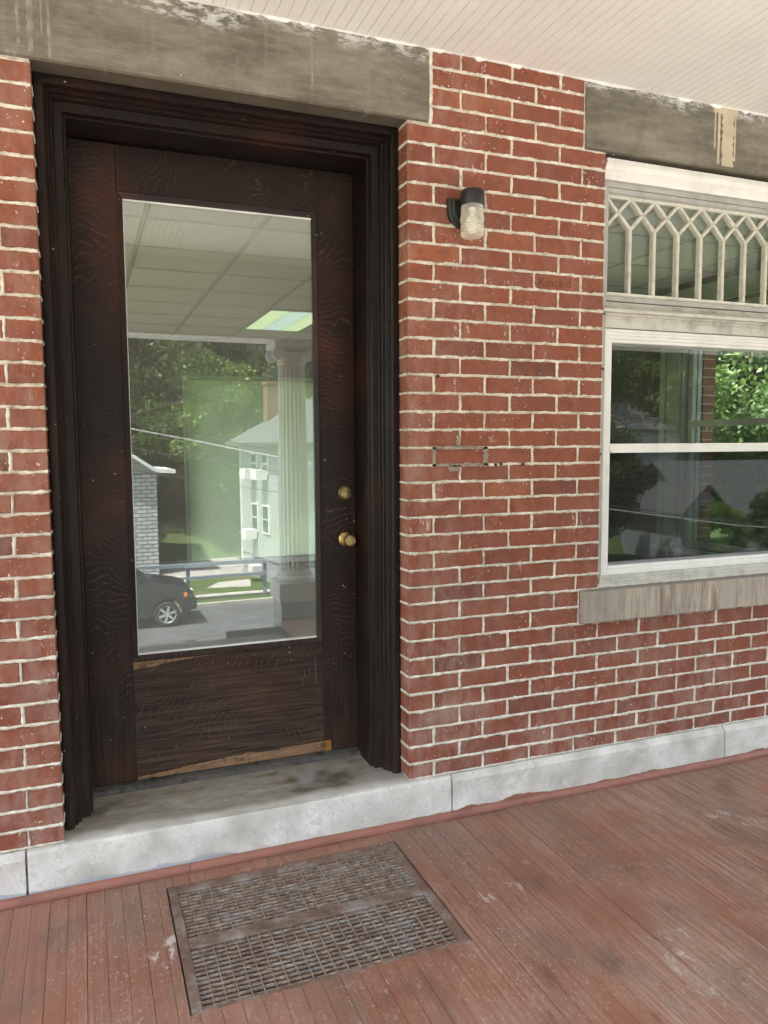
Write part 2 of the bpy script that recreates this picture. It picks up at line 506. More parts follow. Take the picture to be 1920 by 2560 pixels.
def plain(name, c, rough=0.6, var=0.15, scale=8, metal=0.0, spec=0.5, bump=0.1):
    n = N(name, rough, spec, metal)
    a = n.noise(scale, 4, 0.6)
    lo = tuple(max(0, x * (1 - var)) for x in c)
    hi = tuple(min(1, x * (1 + var)) for x in c)
    return n.done(n.ramp(a, [(0.3, lo), (0.7, hi)]), None, n.bump(a, bump, 0.002))


def mat_siding(name, c, pitch):
    n = N(name, 0.6, 0.3)
    z = n.sep()[2]
    f = n.mth('FRACT', n.mth('DIVIDE', z, pitch))
    a = n.noise(1.5, 4, 0.6)
    col = n.mix(n.mth('MULTIPLY', a, 0.3), c, tuple(x * 0.7 for x in c))
    gap = n.step(f, 0.16, 0.0)
    col = n.mix(n.mth('MULTIPLY', gap, 0.85), col, tuple(x * 0.35 for x in c))
    return n.done(col, None, n.bump(f, 0.8, 0.02))


M = {}
M['brick'] = mat_brick()
M['mortar'] = mat_mortar()
M['oldmortar'] = mat_oldmortar()
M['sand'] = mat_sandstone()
M['sill'] = mat_sill()
M['lime'] = mat_limestone()
M['oak_stile'] = mat_oak('dark_oak_stile', 2, 1.25, amp=0.62, ang=0.12)
M['oak_stile_r'] = mat_oak('dark_oak_lock_stile', 2, 1.25, loc=(2.3, 0, 1.1), amp=0.62, ang=-0.10)
M['oak_rail'] = mat_oak('dark_oak_rail', 0, 1.2, loc=(0.4, 0, 0.7), ang=1.35, amp=0.9)
M['oak_panel'] = mat_oak('dark_oak_bottom_panel', 0, 1.5, 0.85, ang=0.75, amp=0.9)
M['oak_frame'] = mat_oak('dark_oak_frame', 2, 0.66, 0.30, loc=(5, 0, 3), fig=0.35)
M['oak_bead'] = mat_oak('worn_oak_bead', 2, 1.15, 0.9, loc=(1, 0, 9), fig=0.25)
M['threshold'] = mat_barewood('grey_weathered_wood', (0.060, 0.055, 0.050), (0.145, 0.135, 0.12))
M['bare'] = mat_barewood('bare_splintered_wood', (0.17, 0.095, 0.050), (0.34, 0.21, 0.12))
M['amber'] = mat_barewood('amber_bare_wood', (0.22, 0.095, 0.020), (0.38, 0.19, 0.05))
M['floor'] = mat_floor()
M['shoe'] = painted('red_shoe_paint', (0.300, 0.125, 0.092), 0.45, (0.12, 0.06, 0.045), 0.7, 7)
M['rust'] = mat_rust()
M['rustframe'] = mat_rustframe()
M['rustedge'] = plain('worn_iron_edge', (0.26, 0.215, 0.165), 0.6, 0.5, 25)
M['ceil'] = mat_ceiling()
M['pit'] = plain('dark_pit_dirt', (0.035, 0.025, 0.02), 0.95)
M['glass_door'] = mat_glass('door_glass', (0.93, 0.96, 0.94), 0.080, veil=0.066, wave=0.00035, dust=0.010, wscale=1.9)
M['glass_win'] = mat_glass('window_glass', (0.94, 0.97, 0.95), 0.015, veil=0.010, wave=0.0004, dust=0.01, wscale=2.0)
M['glass_screen'] = mat_glass('screened_glass', (0.46, 0.49, 0.47), 0.005, veil=0.016, wave=0.0006, dust=0.012)
M['glass_plain'] = mat_glass('plain_glass', (0.9, 0.95, 0.92), 0.0)
M['putty'] = plain('white_putty', (0.75, 0.75, 0.72), 0.5)
M['brass'] = plain('aged_brass', (0.42, 0.30, 0.12), 0.33, 0.25, 40, 0.9)
M['brass_dull'] = plain('dull_brass', (0.30, 0.235, 0.115), 0.42, 0.2, 60, 0.85)
M['keydark'] = plain('dark_keyway', (0.02, 0.012, 0.01), 0.5)
M['blackpl'] = plain('black_lamp_plastic', (0.014, 0.014, 0.015), 0.42, 0.3, 30, bump=0.4)
M['vinyl'] = painted('white_vinyl', (0.80, 0.80, 0.78), 0.35, (0.40, 0.37, 0.33), 0.22, 9, 0.05)
M['trim'] = painted('white_trim_paint', (0.78, 0.77, 0.73), 0.45, (0.36, 0.33, 0.28), 0.40, 7, 0.15)
M['dirtytrim'] = painted('weathered_trim_paint', (0.60, 0.59, 0.54), 0.55, (0.22, 0.20, 0.16), 0.75, 11, 0.3)
M['alu'] = painted('grey_storm_frame', (0.42, 0.415, 0.39), 0.5, (0.20, 0.19, 0.17), 0.6, 12, 0.15)
M['muntin'] = painted('cream_muntin_paint', (0.66, 0.65, 0.57), 0.5, (0.28, 0.27, 0.22), 0.55, 25, 0.5)
M['caulk'] = plain('dark_gap', (0.05, 0.045, 0.04), 0.9)
M['greyrail'] = plain('grey_screen_rail', (0.23, 0.23, 0.245), 0.5)
M['asphalt'] = plain('asphalt', (0.075, 0.075, 0.077), 0.9, 0.25, 1.2)
M['crack'] = plain('tar_crack', (0.025, 0.025, 0.025), 0.8)
M['concrete'] = plain('concrete', (0.36, 0.34, 0.30), 0.9, 0.2, 3)
M['gravel'] = plain('gravel', (0.34, 0.32, 0.29), 0.95, 0.35, 5)
M['ground'] = None
M['railpaint'] = plain('blue_grey_rail_paint', (0.20, 0.235, 0.275), 0.5)
M['siding'] = mat_siding('white_clapboard', (0.35, 0.365, 0.37), 0.20)
M['siding2'] = mat_siding('grey_clapboard', (0.36, 0.38, 0.40), 0.15)
M['found'] = plain('grey_foundation', (0.28, 0.29, 0.30), 0.8)
M['shingle'] = plain('grey_shingles', (0.085, 0.086, 0.088), 0.9, 0.45, 9, bump=0.6)
M['whitepaint'] = plain('white_paint', (0.62, 0.62, 0.61), 0.5, 0.06)
M['colpaint'] = painted('column_paint', (0.74, 0.73, 0.71), 0.5, (0.30, 0.28, 0.25), 0.35, 6)
M['darkwin'] = plain('dark_window_glass', (0.03, 0.035, 0.04), 0.08, spec=0.8)
M['carpaint'] = plain('charcoal_car_paint', (0.030, 0.032, 0.040), 0.22, 0.05, 3, 0.3, 0.7, 0.0)
M['plastic'] = plain('black_plastic', (0.02, 0.02, 0.021), 0.6)
M['tyre'] = plain('tyre_rubber', (0.03, 0.028, 0.027), 0.85)
M['alloy'] = plain('alloy_wheel', (0.55, 0.56, 0.58), 0.35, 0.05, 5, 0.6)
M['amberlens'] = plain('amber_lens', (0.75, 0.22, 0.03), 0.3)
M['headlens'] = plain('headlight_lens', (0.75, 0.78, 0.80), 0.15)
M['bark'] = plain('bark', (0.085, 0.065, 0.05), 0.95, 0.3, 12, bump=0.6)
M['leaf_a'] = mat_leaf('leaf_green', (0.018, 0.032, 0.010), (0.058, 0.088, 0.024), (0.13, 0.165, 0.050))
M['leaf_b'] = mat_leaf('leaf_dark', (0.012, 0.024, 0.010), (0.038, 0.058, 0.020), (0.080, 0.105, 0.036))
M['leaf_n'] = mat_leaf('leaf_near', (0.045, 0.075, 0.022), (0.10, 0.155, 0.045), (0.22, 0.28, 0.085))
M['leaf_c'] = mat_leaf('leaf_bright', (0.035, 0.065, 0.014), (0.10, 0.165, 0.034), (0.22, 0.30, 0.065))
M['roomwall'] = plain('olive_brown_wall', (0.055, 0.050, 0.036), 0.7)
M['roomlight'] = plain('pale_green_wall', (0.30, 0.34, 0.29), 0.7)
M['tile'] = plain('ceiling_tile', (0.84, 0.81, 0.79), 0.9, 0.06, 60, bump=0.2)
M['tgrid'] = plain('ceiling_grid_metal', (0.50, 0.50, 0.46), 0.5)
M['carpet'] = plain('bare_wood_room_floor', (0.13, 0.115, 0.09), 0.8)
M['redbrick'] = plain('chimney_brick', (0.17, 0.078, 0.06), 0.85, 0.3, 6)
M['cable'] = plain('black_cable', (0.03, 0.03, 0.03), 0.6)
M['cablew'] = plain('pale_cable', (0.36, 0.37, 0.38), 0.5)


# ------------------------------------------------------------------ object helpers
def thing(name, label=None, cat=None, loc=(0, 0, 0), group=None, kind=None):
    o = bpy.data.objects.new(name, None)
    o.empty_display_size = 0.1
    COL.objects.link(o)
    o.location = loc
    return tag(o, label, cat, group, kind)


def tag(o, label=None, cat=None, group=None, kind=None):
    if label: o['label'] = label
    if cat: o['category'] = cat
    if group: o['group'] = group
    if kind: o['kind'] = kind
    return o


class MB:
    """collects shapes in world coordinates; build() links them as one mesh object"""
    def __init__(s):
        s.v = []; s.f = []; s.mi = []; s.tone = []; s.cm = 0; s.ct = 0.5

    def add(s, vs, fs):
        b = len(s.v)
        s.v += [tuple(q) for q in vs]
        for f in fs:
            s.f.append(tuple(i + b for i in f)); s.mi.append(s.cm); s.tone.append(s.ct)
        return s

    def box(s, x0, x1, y0, y1, z0, z1):
        vs = [(x0, y0, z0), (x1, y0, z0), (x1, y1, z0), (x0, y1, z0), (x0, y0, z1), (x1, y0, z1), (x1, y1, z1), (x0, y1, z1)]
        return s.add(vs, [(0, 3, 2, 1), (4, 5, 6, 7), (0, 1, 5, 4), (1, 2, 6, 5), (2, 3, 7, 6), (3, 0, 4, 7)])

    def cbox(s, x0, x1, y0, y1, z0, z1, c=0.003):
        """box with chamfered edges"""
        vs = []; idx = {}
        for i, (xa, sx) in enumerate(((x0, 1), (x1, -1))):
            for j, (ya, sy) in enumerate(((y0, 1), (y1, -1))):
                for k, (za, sz) in enumerate(((z0, 1), (z1, -1))):
                    for a in range(3):
                        p = [xa + sx * c, ya + sy * c, za + sz * c]
                        p[a] = (xa, ya, za)[a]
                        idx[(i, j, k, a)] = len(vs); vs.append(p)
        g = lambda i, j, k, a: idx[(i, j, k, a)]
        fs = []
        fs.append((g(0,0,0,0), g(0,0,1,0), g(0,1,1,0), g(0,1,0,0)))
        fs.append((g(1,0,0,0), g(1,1,0,0), g(1,1,1,0), g(1,0,1,0)))
        fs.append((g(0,0,0,1), g(1,0,0,1), g(1,0,1,1), g(0,0,1,1)))
        fs.append((g(0,1,0,1), g(0,1,1,1), g(1,1,1,1), g(1,1,0,1)))
        fs.append((g(0,0,0,2), g(0,1,0,2), g(1,1,0,2), g(1,0,0,2)))
        fs.append((g(0,0,1,2), g(1,0,1,2), g(1,1,1,2), g(0,1,1,2)))
        for i in (0, 1):
            for j in (0, 1):
                fs.append((g(i,j,0,0), g(i,j,1,0), g(i,j,1,1), g(i,j,0,1)))
        for i in (0, 1):
            for k in (0, 1):
                fs.append((g(i,0,k,0), g(i,1,k,0), g(i,1,k,2), g(i,0,k,2)))
        for j in (0, 1):
            for k in (0, 1):
                fs.append((g(0,j,k,1), g(1,j,k,1), g(1,j,k,2), g(0,j,k,2)))
        for i in (0, 1):
            for j in (0, 1):
                for k in (0, 1):
                    fs.append((g(i,j,k,0), g(i,j,k,1), g(i,j,k,2)))
        return s.add(vs, fs)

    def bar(s, a, b, w, h, up=(0, 0, 1)):
        """square bar from a to b"""
        a = Vector(a); b = Vector(b); d = (b - a).normalized(); up = Vector(up)
        sx = d.cross(up).normalized(); sy = sx.cross(d).normalized()
        vs = []
        for q in (a, b):
            for i, j in ((-1, -1), (1, -1), (1, 1), (-1, 1)):
                vs.append(q + sx * i * w / 2 + sy * j * h / 2)
        return s.add(vs, [(0, 1, 2, 3), (7, 6, 5, 4), (0, 4, 5, 1), (1, 5, 6, 2), (2, 6, 7, 3), (3, 7, 4, 0)])

    def tube(s, pts, r, seg=8):
        rings = []
        n = len(pts)
        for i, p in enumerate(pts):
            p = Vector(p)
            d = (Vector(pts[min(i + 1, n - 1)]) - Vector(pts[max(i - 1, 0)])).normalized()
            up = Vector((0, 0, 1)) if abs(d.z) < 0.9 else Vector((1, 0, 0))
            a = d.cross(up).normalized(); b = a.cross(d).normalized()
            rr = r[i] if isinstance(r, (list, tuple)) else r
            rings.append([p + (a * math.cos(2 * math.pi * k / seg) + b * math.sin(2 * math.pi * k / seg)) * rr for k in range(seg)])
        vs = [q for ring in rings for q in ring]
        fs = []
        for i in range(n - 1):
            for k in range(seg):
                k2 = (k + 1) % seg
                fs.append((i * seg + k, i * seg + k2, (i + 1) * seg + k2, (i + 1) * seg + k))
        fs.append(tuple(range(seg))[::-1]); fs.append(tuple((n - 1) * seg + k for k in range(seg)))
        return s.add(vs, fs)

    def lathe(s, prof, origin=(0, 0, 0), axis=(0, 0, 1), seg=32, flute=0, fd=0.0, cap=True):
        """prof: list of (radius, height along axis)"""
        ax = Vector(axis).normalized()
        up = Vector((0, 0, 1)) if abs(ax.z) < 0.9 else Vector((1, 0, 0))
        a = ax.cross(up).normalized(); b = ax.cross(a).normalized(); o = Vector(origin)
        vs = []; fs = []
        for (r, h) in prof:
            for k in range(seg):
                t = 2 * math.pi * k / seg
                rr = r - (fd * (0.5 - 0.5 * math.cos(flute * t)) if flute else 0)
                vs.append(o + ax * h + (a * math.cos(t) + b * math.sin(t)) * rr)
        for i in range(len(prof) - 1):
            for k in range(seg):
                k2 = (k + 1) % seg
                fs.append((i * seg + k, i * seg + k2, (i + 1) * seg + k2, (i + 1) * seg + k))
        if cap:
            fs.append(tuple(range(seg))[::-1]); fs.append(tuple((len(prof) - 1) * seg + k for k in range(seg)))
        return s.add(vs, fs)

    def prism(s, poly, ext, fn):
        """extrude polygon (list of 2-tuples) between ext[0], ext[1]; fn(a, b, e) -> xyz"""
        n = len(poly)
        vs = [fn(a, b, ext[0]) for a, b in poly] + [fn(a, b, ext[1]) for a, b in poly]
        fs = [tuple(range(n)), tuple(range(2 * n - 1, n - 1, -1))]
        for i in range(n):
            j = (i + 1) % n
            fs.append((i, i + n, j + n, j))
        return s.add(vs, fs)

    def build(s, name, mats, parent=None, smooth=False, bevel=0.0, angle=35):
        if not isinstance(mats, (list, tuple)): mats = [mats]
        me = bpy.data.meshes.new(name)
        off = Vector((0, 0, 0))
        if parent is not None:
            p = parent
            while p is not None:
                off += p.location; p = p.parent
        v = np.array(s.v, dtype=float) - np.array(off)
        me.from_pydata(v.tolist(), [], s.f)
        for mm in mats: me.materials.append(mm)
        me.polygons.foreach_set('material_index', s.mi)
        at = me.attributes.new('tone', 'FLOAT', 'FACE')
        at.data.foreach_set('value', s.tone)
        bm = bmesh.new(); bm.from_mesh(me)
        bmesh.ops.recalc_face_normals(bm, faces=bm.faces)
        bm.to_mesh(me); bm.free()
        if smooth:
            me.polygons.foreach_set('use_smooth', [True] * len(me.polygons))
            me.set_sharp_from_angle(angle=R(angle))
        o = bpy.data.objects.new(name, me)
        COL.objects.link(o)
        o.parent = parent
        if bevel:
            b = o.modifiers.new('bevel', 'BEVEL'); b.width = bevel; b.segments = 2; b.limit_method = 'ANGLE'; b.angle_limit = R(40)
        return o


def copy_tree(o, parent=None):
    c = o.copy(); COL.objects.link(c); c.parent = parent
    for ch in o.children:
        copy_tree(ch, c)
    return c


def sweep_frame(mb, prof, x0, x1, zb, zt, bottom=None):
    """profile (a inward, y) swept round left side, head, right side with mitres; optional bottom"""
    n = len(prof)
    secs = []
    path = [(x0, zb, 1, 0), (x0, zt, 1, -1), (x1, zt, -1, -1), (x1, zb, -1, 0)]
    if bottom:
        path = [(x0, zb, 1, 1), (x0, zt, 1, -1), (x1, zt, -1, -1), (x1, zb, -1, 1), (x0, zb, 1, 1)]
    vs = []
    for (x, z, sx, sz) in path:
        for a, y in prof:
            vs.append((x + sx * a, y, z + sz * a))
    fs = []
    for i in range(len(path) - 1):
        for k in range(n - 1):
            fs.append((i * n + k, i * n + k + 1, (i + 1) * n + k + 1, (i + 1) * n + k))
    mb.add(vs, fs)
    return mb


# ------------------------------------------------------------------ brick wall
Z = [2.614, 2.5457, 2.4758, 2.4054, 2.3355, 2.266, 2.1954, 2.1256, 2.0583, 1.9911, 1.9221, 1.8525, 1.7853, 1.7185,
     1.6499, 1.5816, 1.5141, 1.446, 1.3797, 1.3157, 1.2494, 1.1834, 1.1167, 1.0482, 0.9824, 0.9168, 0.853, 0.7835,
     0.7106, 0.6406, 0.5719, 0.5026, 0.4331, 0.3626, 0.2935, 0.2274, 0.166]
ZU = [2.614 + 0.068 * k for k in range(1, 6)]           # courses above door head level
DW = 1.232                                              # width of the door opening (x from -DW to 0)
HB, LB = 0.105, 0.2155                                  # header and stretcher modules
WX0, WX1 = 0.862, 2.44                                  # window opening
WZ0, WZ1 = 0.853, 2.614
CEIL = 2.876
WALLX0, WALLX1 = -2.9, 3.45

def excl(z0, z1):
    """x ranges without brick in the course z0..z1"""
    zc = (z0 + z1) / 2
    ex = []
    if zc < 2.614: ex.append((-DW, 0.0))
    else: ex.append((-1.95, 0.094))
    if 0.713 < zc < 0.853: ex.append((0.767, WX1 + 0.095))
    if 0.853 < zc < 2.614: ex.append((WX0, WX1))
    if zc > 2.614: ex.append((0.757, WX1 + 0.105))
    return ex

def joints_row(k):
    """joint x positions of course k (k counted downward from the door head, negative above)"""
    r = []
    odd = k % 2 == 1
    x = HB if odd else LB
    while x < WALLX1: r.append(x); x += LB
    l = []
    x = -DW - (HB if odd else LB)
    while x > WALLX0: l.append(x); x -= LB
    mid = []
    if k < 0:
        x = (HB if odd else LB) - LB
        while x > -DW: mid.append(x); x -= LB
    return sorted(l + mid + r)

wall = thing('brick_wall', 'red brick front wall with cream pointing around the dark door and white window', 'wall', (-0.6, 0, 0.0))
lev = list(reversed(ZU)) + Z
koff = -len(ZU)
bricks = MB()
ribs = MB()

def wob(x, seed, amp=0.0016, f=90.0):
    return amp * (math.sin(x * f + seed) * 0.5 + math.sin(x * f * 2.7 + seed * 1.7) * 0.3 + (rnd.random() - 0.5) * 1.1)

def ribbon_h(x0, x1, z, seed, w=0.0061, y=0.0):
    n = max(2, int((x1 - x0) / 0.0075))
    rows = []
    blob = 0.0
    for i in range(n + 1):
        x = x0 + (x1 - x0) * i / n
        if rnd.random() < 0.06: blob = rnd.random() * 0.006
        blob *= 0.72
        c = z + wob(x, seed, 0.0011, 17)
        up = c + w + wob(x, seed, 0.0021, 60) + (blob if i % 40 > 17 else 0)
        dn = c - w + wob(x, seed + 9, 0.0021, 75) - (blob if i % 40 <= 17 else 0)
        rows.append([(x, y + 0.0045, dn), (x, y - 0.0018, dn + 0.0022), (x, y - 0.0042 + wob(x, seed + 4, 0.0006), c), (x, y - 0.0018, up - 0.0022), (x, y + 0.0045, up)])
    vs = [p for r_ in rows for p in r_]
    fs = []
    for i in range(n):
        for k in range(4):
            fs.append((i * 5 + k, (i + 1) * 5 + k, (i + 1) * 5 + k + 1, i * 5 + k + 1))
    ribs.add(vs, fs)

def ribbon_v(x, z0, z1, seed, w=0.0060, y=0.0):
    n = max(2, int((z1 - z0) / 0.007))
    rows = []
    wj = w * (0.55 + 0.65 * rnd.random())
    for i in range(n + 1):
        z = z0 + (z1 - z0) * i / n
        c = x + wob(z, seed, 0.0012, 25)
        rt = c + wj + wob(z, seed, 0.0020); lf = c - wj + wob(z, seed + 5, 0.0020)
        rows.append([(lf, y + 0.0045, z), (lf + 0.0018, y - 0.0014, z), (c, y - 0.0032, z), (rt - 0.0018, y - 0.0014, z), (rt, y + 0.0045, z)])
    vs = [p for r_ in rows for p in r_]
    fs = []
    for i in range(n):
        for k in range(4):
            fs.append((i * 5 + k, i * 5 + k + 1, (i + 1) * 5 + k + 1, (i + 1) * 5 + k))
    ribs.add(vs, fs)

def one_brick(x0, x1, z0, z1, yb=0.10):
    bricks.ct = min(1, max(0, rnd.gauss(0.52, 0.17)))
    if rnd.random() < 0.035: bricks.ct = rnd.random() * 0.2
    dy = rnd.uniform(0.0, 0.0018)
    bricks.cbox(x0, x1, dy, yb, z0, z1, 0.0022)

for i in range(len(lev) - 1):
    k = i + koff
    z1, z0 = lev[i], lev[i + 1]
    if z0 >= CEIL: continue
    z1c = min(z1, CEIL + 0.03)
    ex = sorted(excl(z0, z1))
    spans = []
    x = WALLX0
    for a, b in ex:
        if a > x: spans.append((x, a))
        x = max(x, b)
    if x < WALLX1: spans.append((x, WALLX1))
    js = joints_row(k)
    for a, b in spans:
        cuts = [a] + [j for j in js if a + 0.03 < j < b - 0.03] + [b]
        for c in range(len(cuts) - 1):
            xa = cuts[c] + (0.0043 if c > 0 else 0.0)
            xb = cuts[c + 1] - (0.0043 if c < len(cuts) - 2 else 0.0)
            one_brick(xa, xb, z0 + 0.0046, z1c - 0.0046)
            if c > 0: ribbon_v(cuts[c], z0, z1c, rnd.random() * 6)
# bed joints
for i in range(1, len(lev)):
    z = lev[i]
    if z > CEIL: continue
    up = excl(z + 0.02, z + 0.05); dn = excl(z - 0.05, z - 0.02)
    if i == len(lev) - 1: dn = [(WALLX0, WALLX1)]
    # a joint shows where there is brick above or below
    xs = sorted(set([WALLX0, WALLX1] + [q for e in up + dn for q in e if WALLX0 < q < WALLX1]))
    for a, b in zip(xs[:-1], xs[1:]):
        mid = (a + b) / 2
        bu = not any(e[0] < mid < e[1] for e in up); bd = not any(e[0] < mid < e[1] for e in dn)
        if bu or bd:
            if i == len(lev) - 1: ribbon_h(a, b, z + 0.003, rnd.random() * 6, 0.004)
            elif bu and bd: ribbon_h(a, b, z, rnd.random() * 6)
            else: ribbon_h(a, b, z + (0.001 if bu else -0.003), rnd.random() * 6, 0.0040)
    # returns on the jambs of the door
    if 0.17 < z < 2.6:
        for xx, sg in ((0.0, -1), (-DW, 1)):
            nn = 14
            vs = []; fs = []
            for q in range(nn + 1):
                y = 0.10 * q / nn
                c = z + wob(y, z * 7, 0.0015, 60)
                for (dx, dz) in ((-0.004, -0.0055), (0.0028, -0.003), (0.0038, 0), (0.0028, 0.003), (-0.004, 0.0055)):
                    vs.append((xx + sg * dx, y - 0.001, c + dz + (rnd.random() - 0.5) * 0.0012))
            for q in range(nn):
                for t in range(4):
                    fs.append((q * 5 + t, (q + 1) * 5 + t, (q + 1) * 5 + t + 1, q * 5 + t + 1))
            ribs.add(vs, fs)
        if WZ0 < z < WZ1:
            ribs.box(WX0 - 0.002, WX0 + 0.0025, 0.0, 0.04, z - 0.005, z + 0.005)
# vertical joints beside lintels and sill
ribbon_v(0.094, 2.614, CEIL, 2, 0.006)
ribbon_v(0.757, 2.614, CEIL, 3, 0.004)
ribbon_v(0.765, 0.713, 0.853, 3, 0.004)
bricks.build('brick_face', M['brick'], wall)
# grey re-pointing round one loose brick, plus rust-stained plug holes
ribs_o = ribs.build('mortar', M['mortar'], wall, smooth=True, angle=60)
rp = MB()
def rpatch(pts, y=-0.0048):
    n = len(pts)
    rp.add([(a, y, b) for a, b in pts] + [(a, 0.003, b) for a, b in pts], [tuple(range(n))] + [(i, (i + 1) % n, (i + 1) % n + n, i + n) for i in range(n)])
def blobstrip(x0, x1, z0, z1, amp=0.003):
    horiz = (x1 - x0) > (z1 - z0)
    n = 16
    a = []; b = []
    for i in range(n + 1):
        t = i / n
        if horiz:
            x = x0 + (x1 - x0) * t
            a.append((x, z1 + rnd.uniform(-amp, amp))); b.append((x, z0 + rnd.uniform(-amp, amp)))
        else:
            z = z0 + (z1 - z0) * t
            a.append((x0 + rnd.uniform(-amp, amp), z)); b.append((x1 + rnd.uniform(-amp, amp), z))
    rpatch(a + b[::-1])
blobstrip(0.098, 0.33, 1.4400, 1.4525, 0.002)
blobstrip(0.098, 0.335, 1.3735, 1.3850, 0.002)
blobstrip(0.098, 0.112, 1.376, 1.449)
blobstrip(0.316, 0.334, 1.376, 1.449, 0.004)
blobstrip(0.196, 0.214, 1.45, 1.492, 0.004)
blobstrip(0.165, 0.215, 1.355, 1.380, 0.005)
rp.build('grey_mortar_patch', M['oldmortar'], wall)
hl = MB()
for x, z in ((0.12, 1.714), (0.368, 1.379), (0.392, 1.381), (0.491, 1.379)):
    hl.box(x - 0.006, x + 0.006, -0.0052, 0.002, z - 0.0045, z + 0.0045)
hl.build('rust_plug', plain('rust_plug', (0.045, 0.014, 0.008), 0.9), wall)
# scratched name on one brick
fc = bpy.data.curves.new('scratch', 'FONT')
fc.body = 'Kincaid'
fc.size = 0.052
fc.extrude = 0.0003
fc.offset = -0.0004
fc.shear = 0.05
tmp = bpy.data.objects.new('tmp', fc)
COL.objects.link(tmp)
dg = bpy.context.evaluated_depsgraph_get()
me = bpy.data.meshes.new_from_object(tmp.evaluated_get(dg))
bpy.data.objects.remove(tmp)
me.materials.clear()
me.materials.append(plain('scratched_brick', (0.135, 0.045, 0.032), 0.9))
ko = bpy.data.objects.new('scratched_writing', me)
COL.objects.link(ko); ko.parent = wall
ko.rotation_euler = (R(90), R(-2), 0)
ko.location = Vector((0.552, -0.0006, 2.071)) - wall.location

# wall core behind the brick face
core = MB()
for a, b, c, d in ((WALLX0, -DW, -4.0, 3.3), (-DW - 0.01, 0.01, 2.66, 3.3), (0, WX0, -4.0, 3.3), (WX0, WX1, -4.0, 0.86), (WX0, WX1, 2.66, 3.3), (WX1, WALLX1, -4.0, 3.3)):
    core.box(a, b, 0.006, 0.10, c, d) if False else core.box(a + 0.003, b - 0.003, 0.0055, 0.36, c, d)
core.build('backing', M['mortar'], wall)
# lintels
l1 = MB()
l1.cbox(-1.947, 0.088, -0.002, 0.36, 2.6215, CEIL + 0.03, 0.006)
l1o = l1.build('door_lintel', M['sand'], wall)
l1d = MB()
for (xx, z1_, z0_, w_) in ((-1.262, 2.874, 2.66, 0.012), (-1.228, 2.874, 2.64, 0.020), (-1.176, 2.874, 2.63, 0.010), (-1.196, 2.874, 2.70, 0.006), (-0.352, 2.84, 2.665, 0.007)):
    n = 20; a = []; b_ = []
    for i in range(n + 1):
        t = i / n; z = z1_ + (z0_ - z1_) * t
        a.append((xx - w_ / 2 * rnd.uniform(0.5, 1.1), z)); b_.append((xx + w_ / 2 * rnd.uniform(0.5, 1.1), z))
    p = a + b_[::-1]; m_ = len(p)
    l1d.add([(q, -0.0030, r_) for q, r_ in p] + [(q, 0.0, r_) for q, r_ in p], [tuple(range(m_))] + [(i, (i + 1) % m_, (i + 1) % m_ + m_, i + m_) for i in range(m_)])
l1d.build('lime_streaks', plain('lime_streak', (0.235, 0.220, 0.180), 0.9, 0.3, 30), l1o)
l2 = MB()
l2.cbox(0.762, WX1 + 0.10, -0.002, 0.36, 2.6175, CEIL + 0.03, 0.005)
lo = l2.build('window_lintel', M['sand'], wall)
# cream paint run down the window lintel
dr = MB()
def drip(x, zt, zb, w):
    n = 22; a = []; b = []
    for i in range(n + 1):
        t = i / n; z = zt + (zb - zt) * t
        a.append((x - w / 2 + rnd.uniform(-1, 1) * w * 0.08, z)); b.append((x + w / 2 + rnd.uniform(-1, 1) * w * 0.10, z))
    p = a + b[::-1]; m_ = len(p)
    dr.add([(q, -0.0040, r_) for q, r_ in p] + [(q, 0.0, r_) for q, r_ in p], [tuple(range(m_))] + [(i, (i + 1) % m_, (i + 1) % m_ + m_, i + m_) for i in range(m_)])
drip(1.485, 2.874, 2.635, 0.062); drip(1.435, 2.874, 2.64, 0.012); drip(1.414, 2.874, 2.70, 0.006); drip(1.524, 2.862, 2.66, 0.008)
dr.box(1.405, 1.54, -0.0043, 0, 2.848, 2.874)
dr.build('paint_run', plain('cream_paint_run', (0.50, 0.43, 0.32), 0.6), lo)
# window sill stone with sloping top
s = MB()
s.prism([(-0.034, 0.719), (-0.034, 0.8465), (-0.031, 0.8495), (0.02, 0.857), (0.30, 0.860), (0.30, 0.719)], (0.771, WX1 + 0.09), lambda a, b, e: (e, a, b))
so = s.build('window_sill_stone', M['sill'], wall)
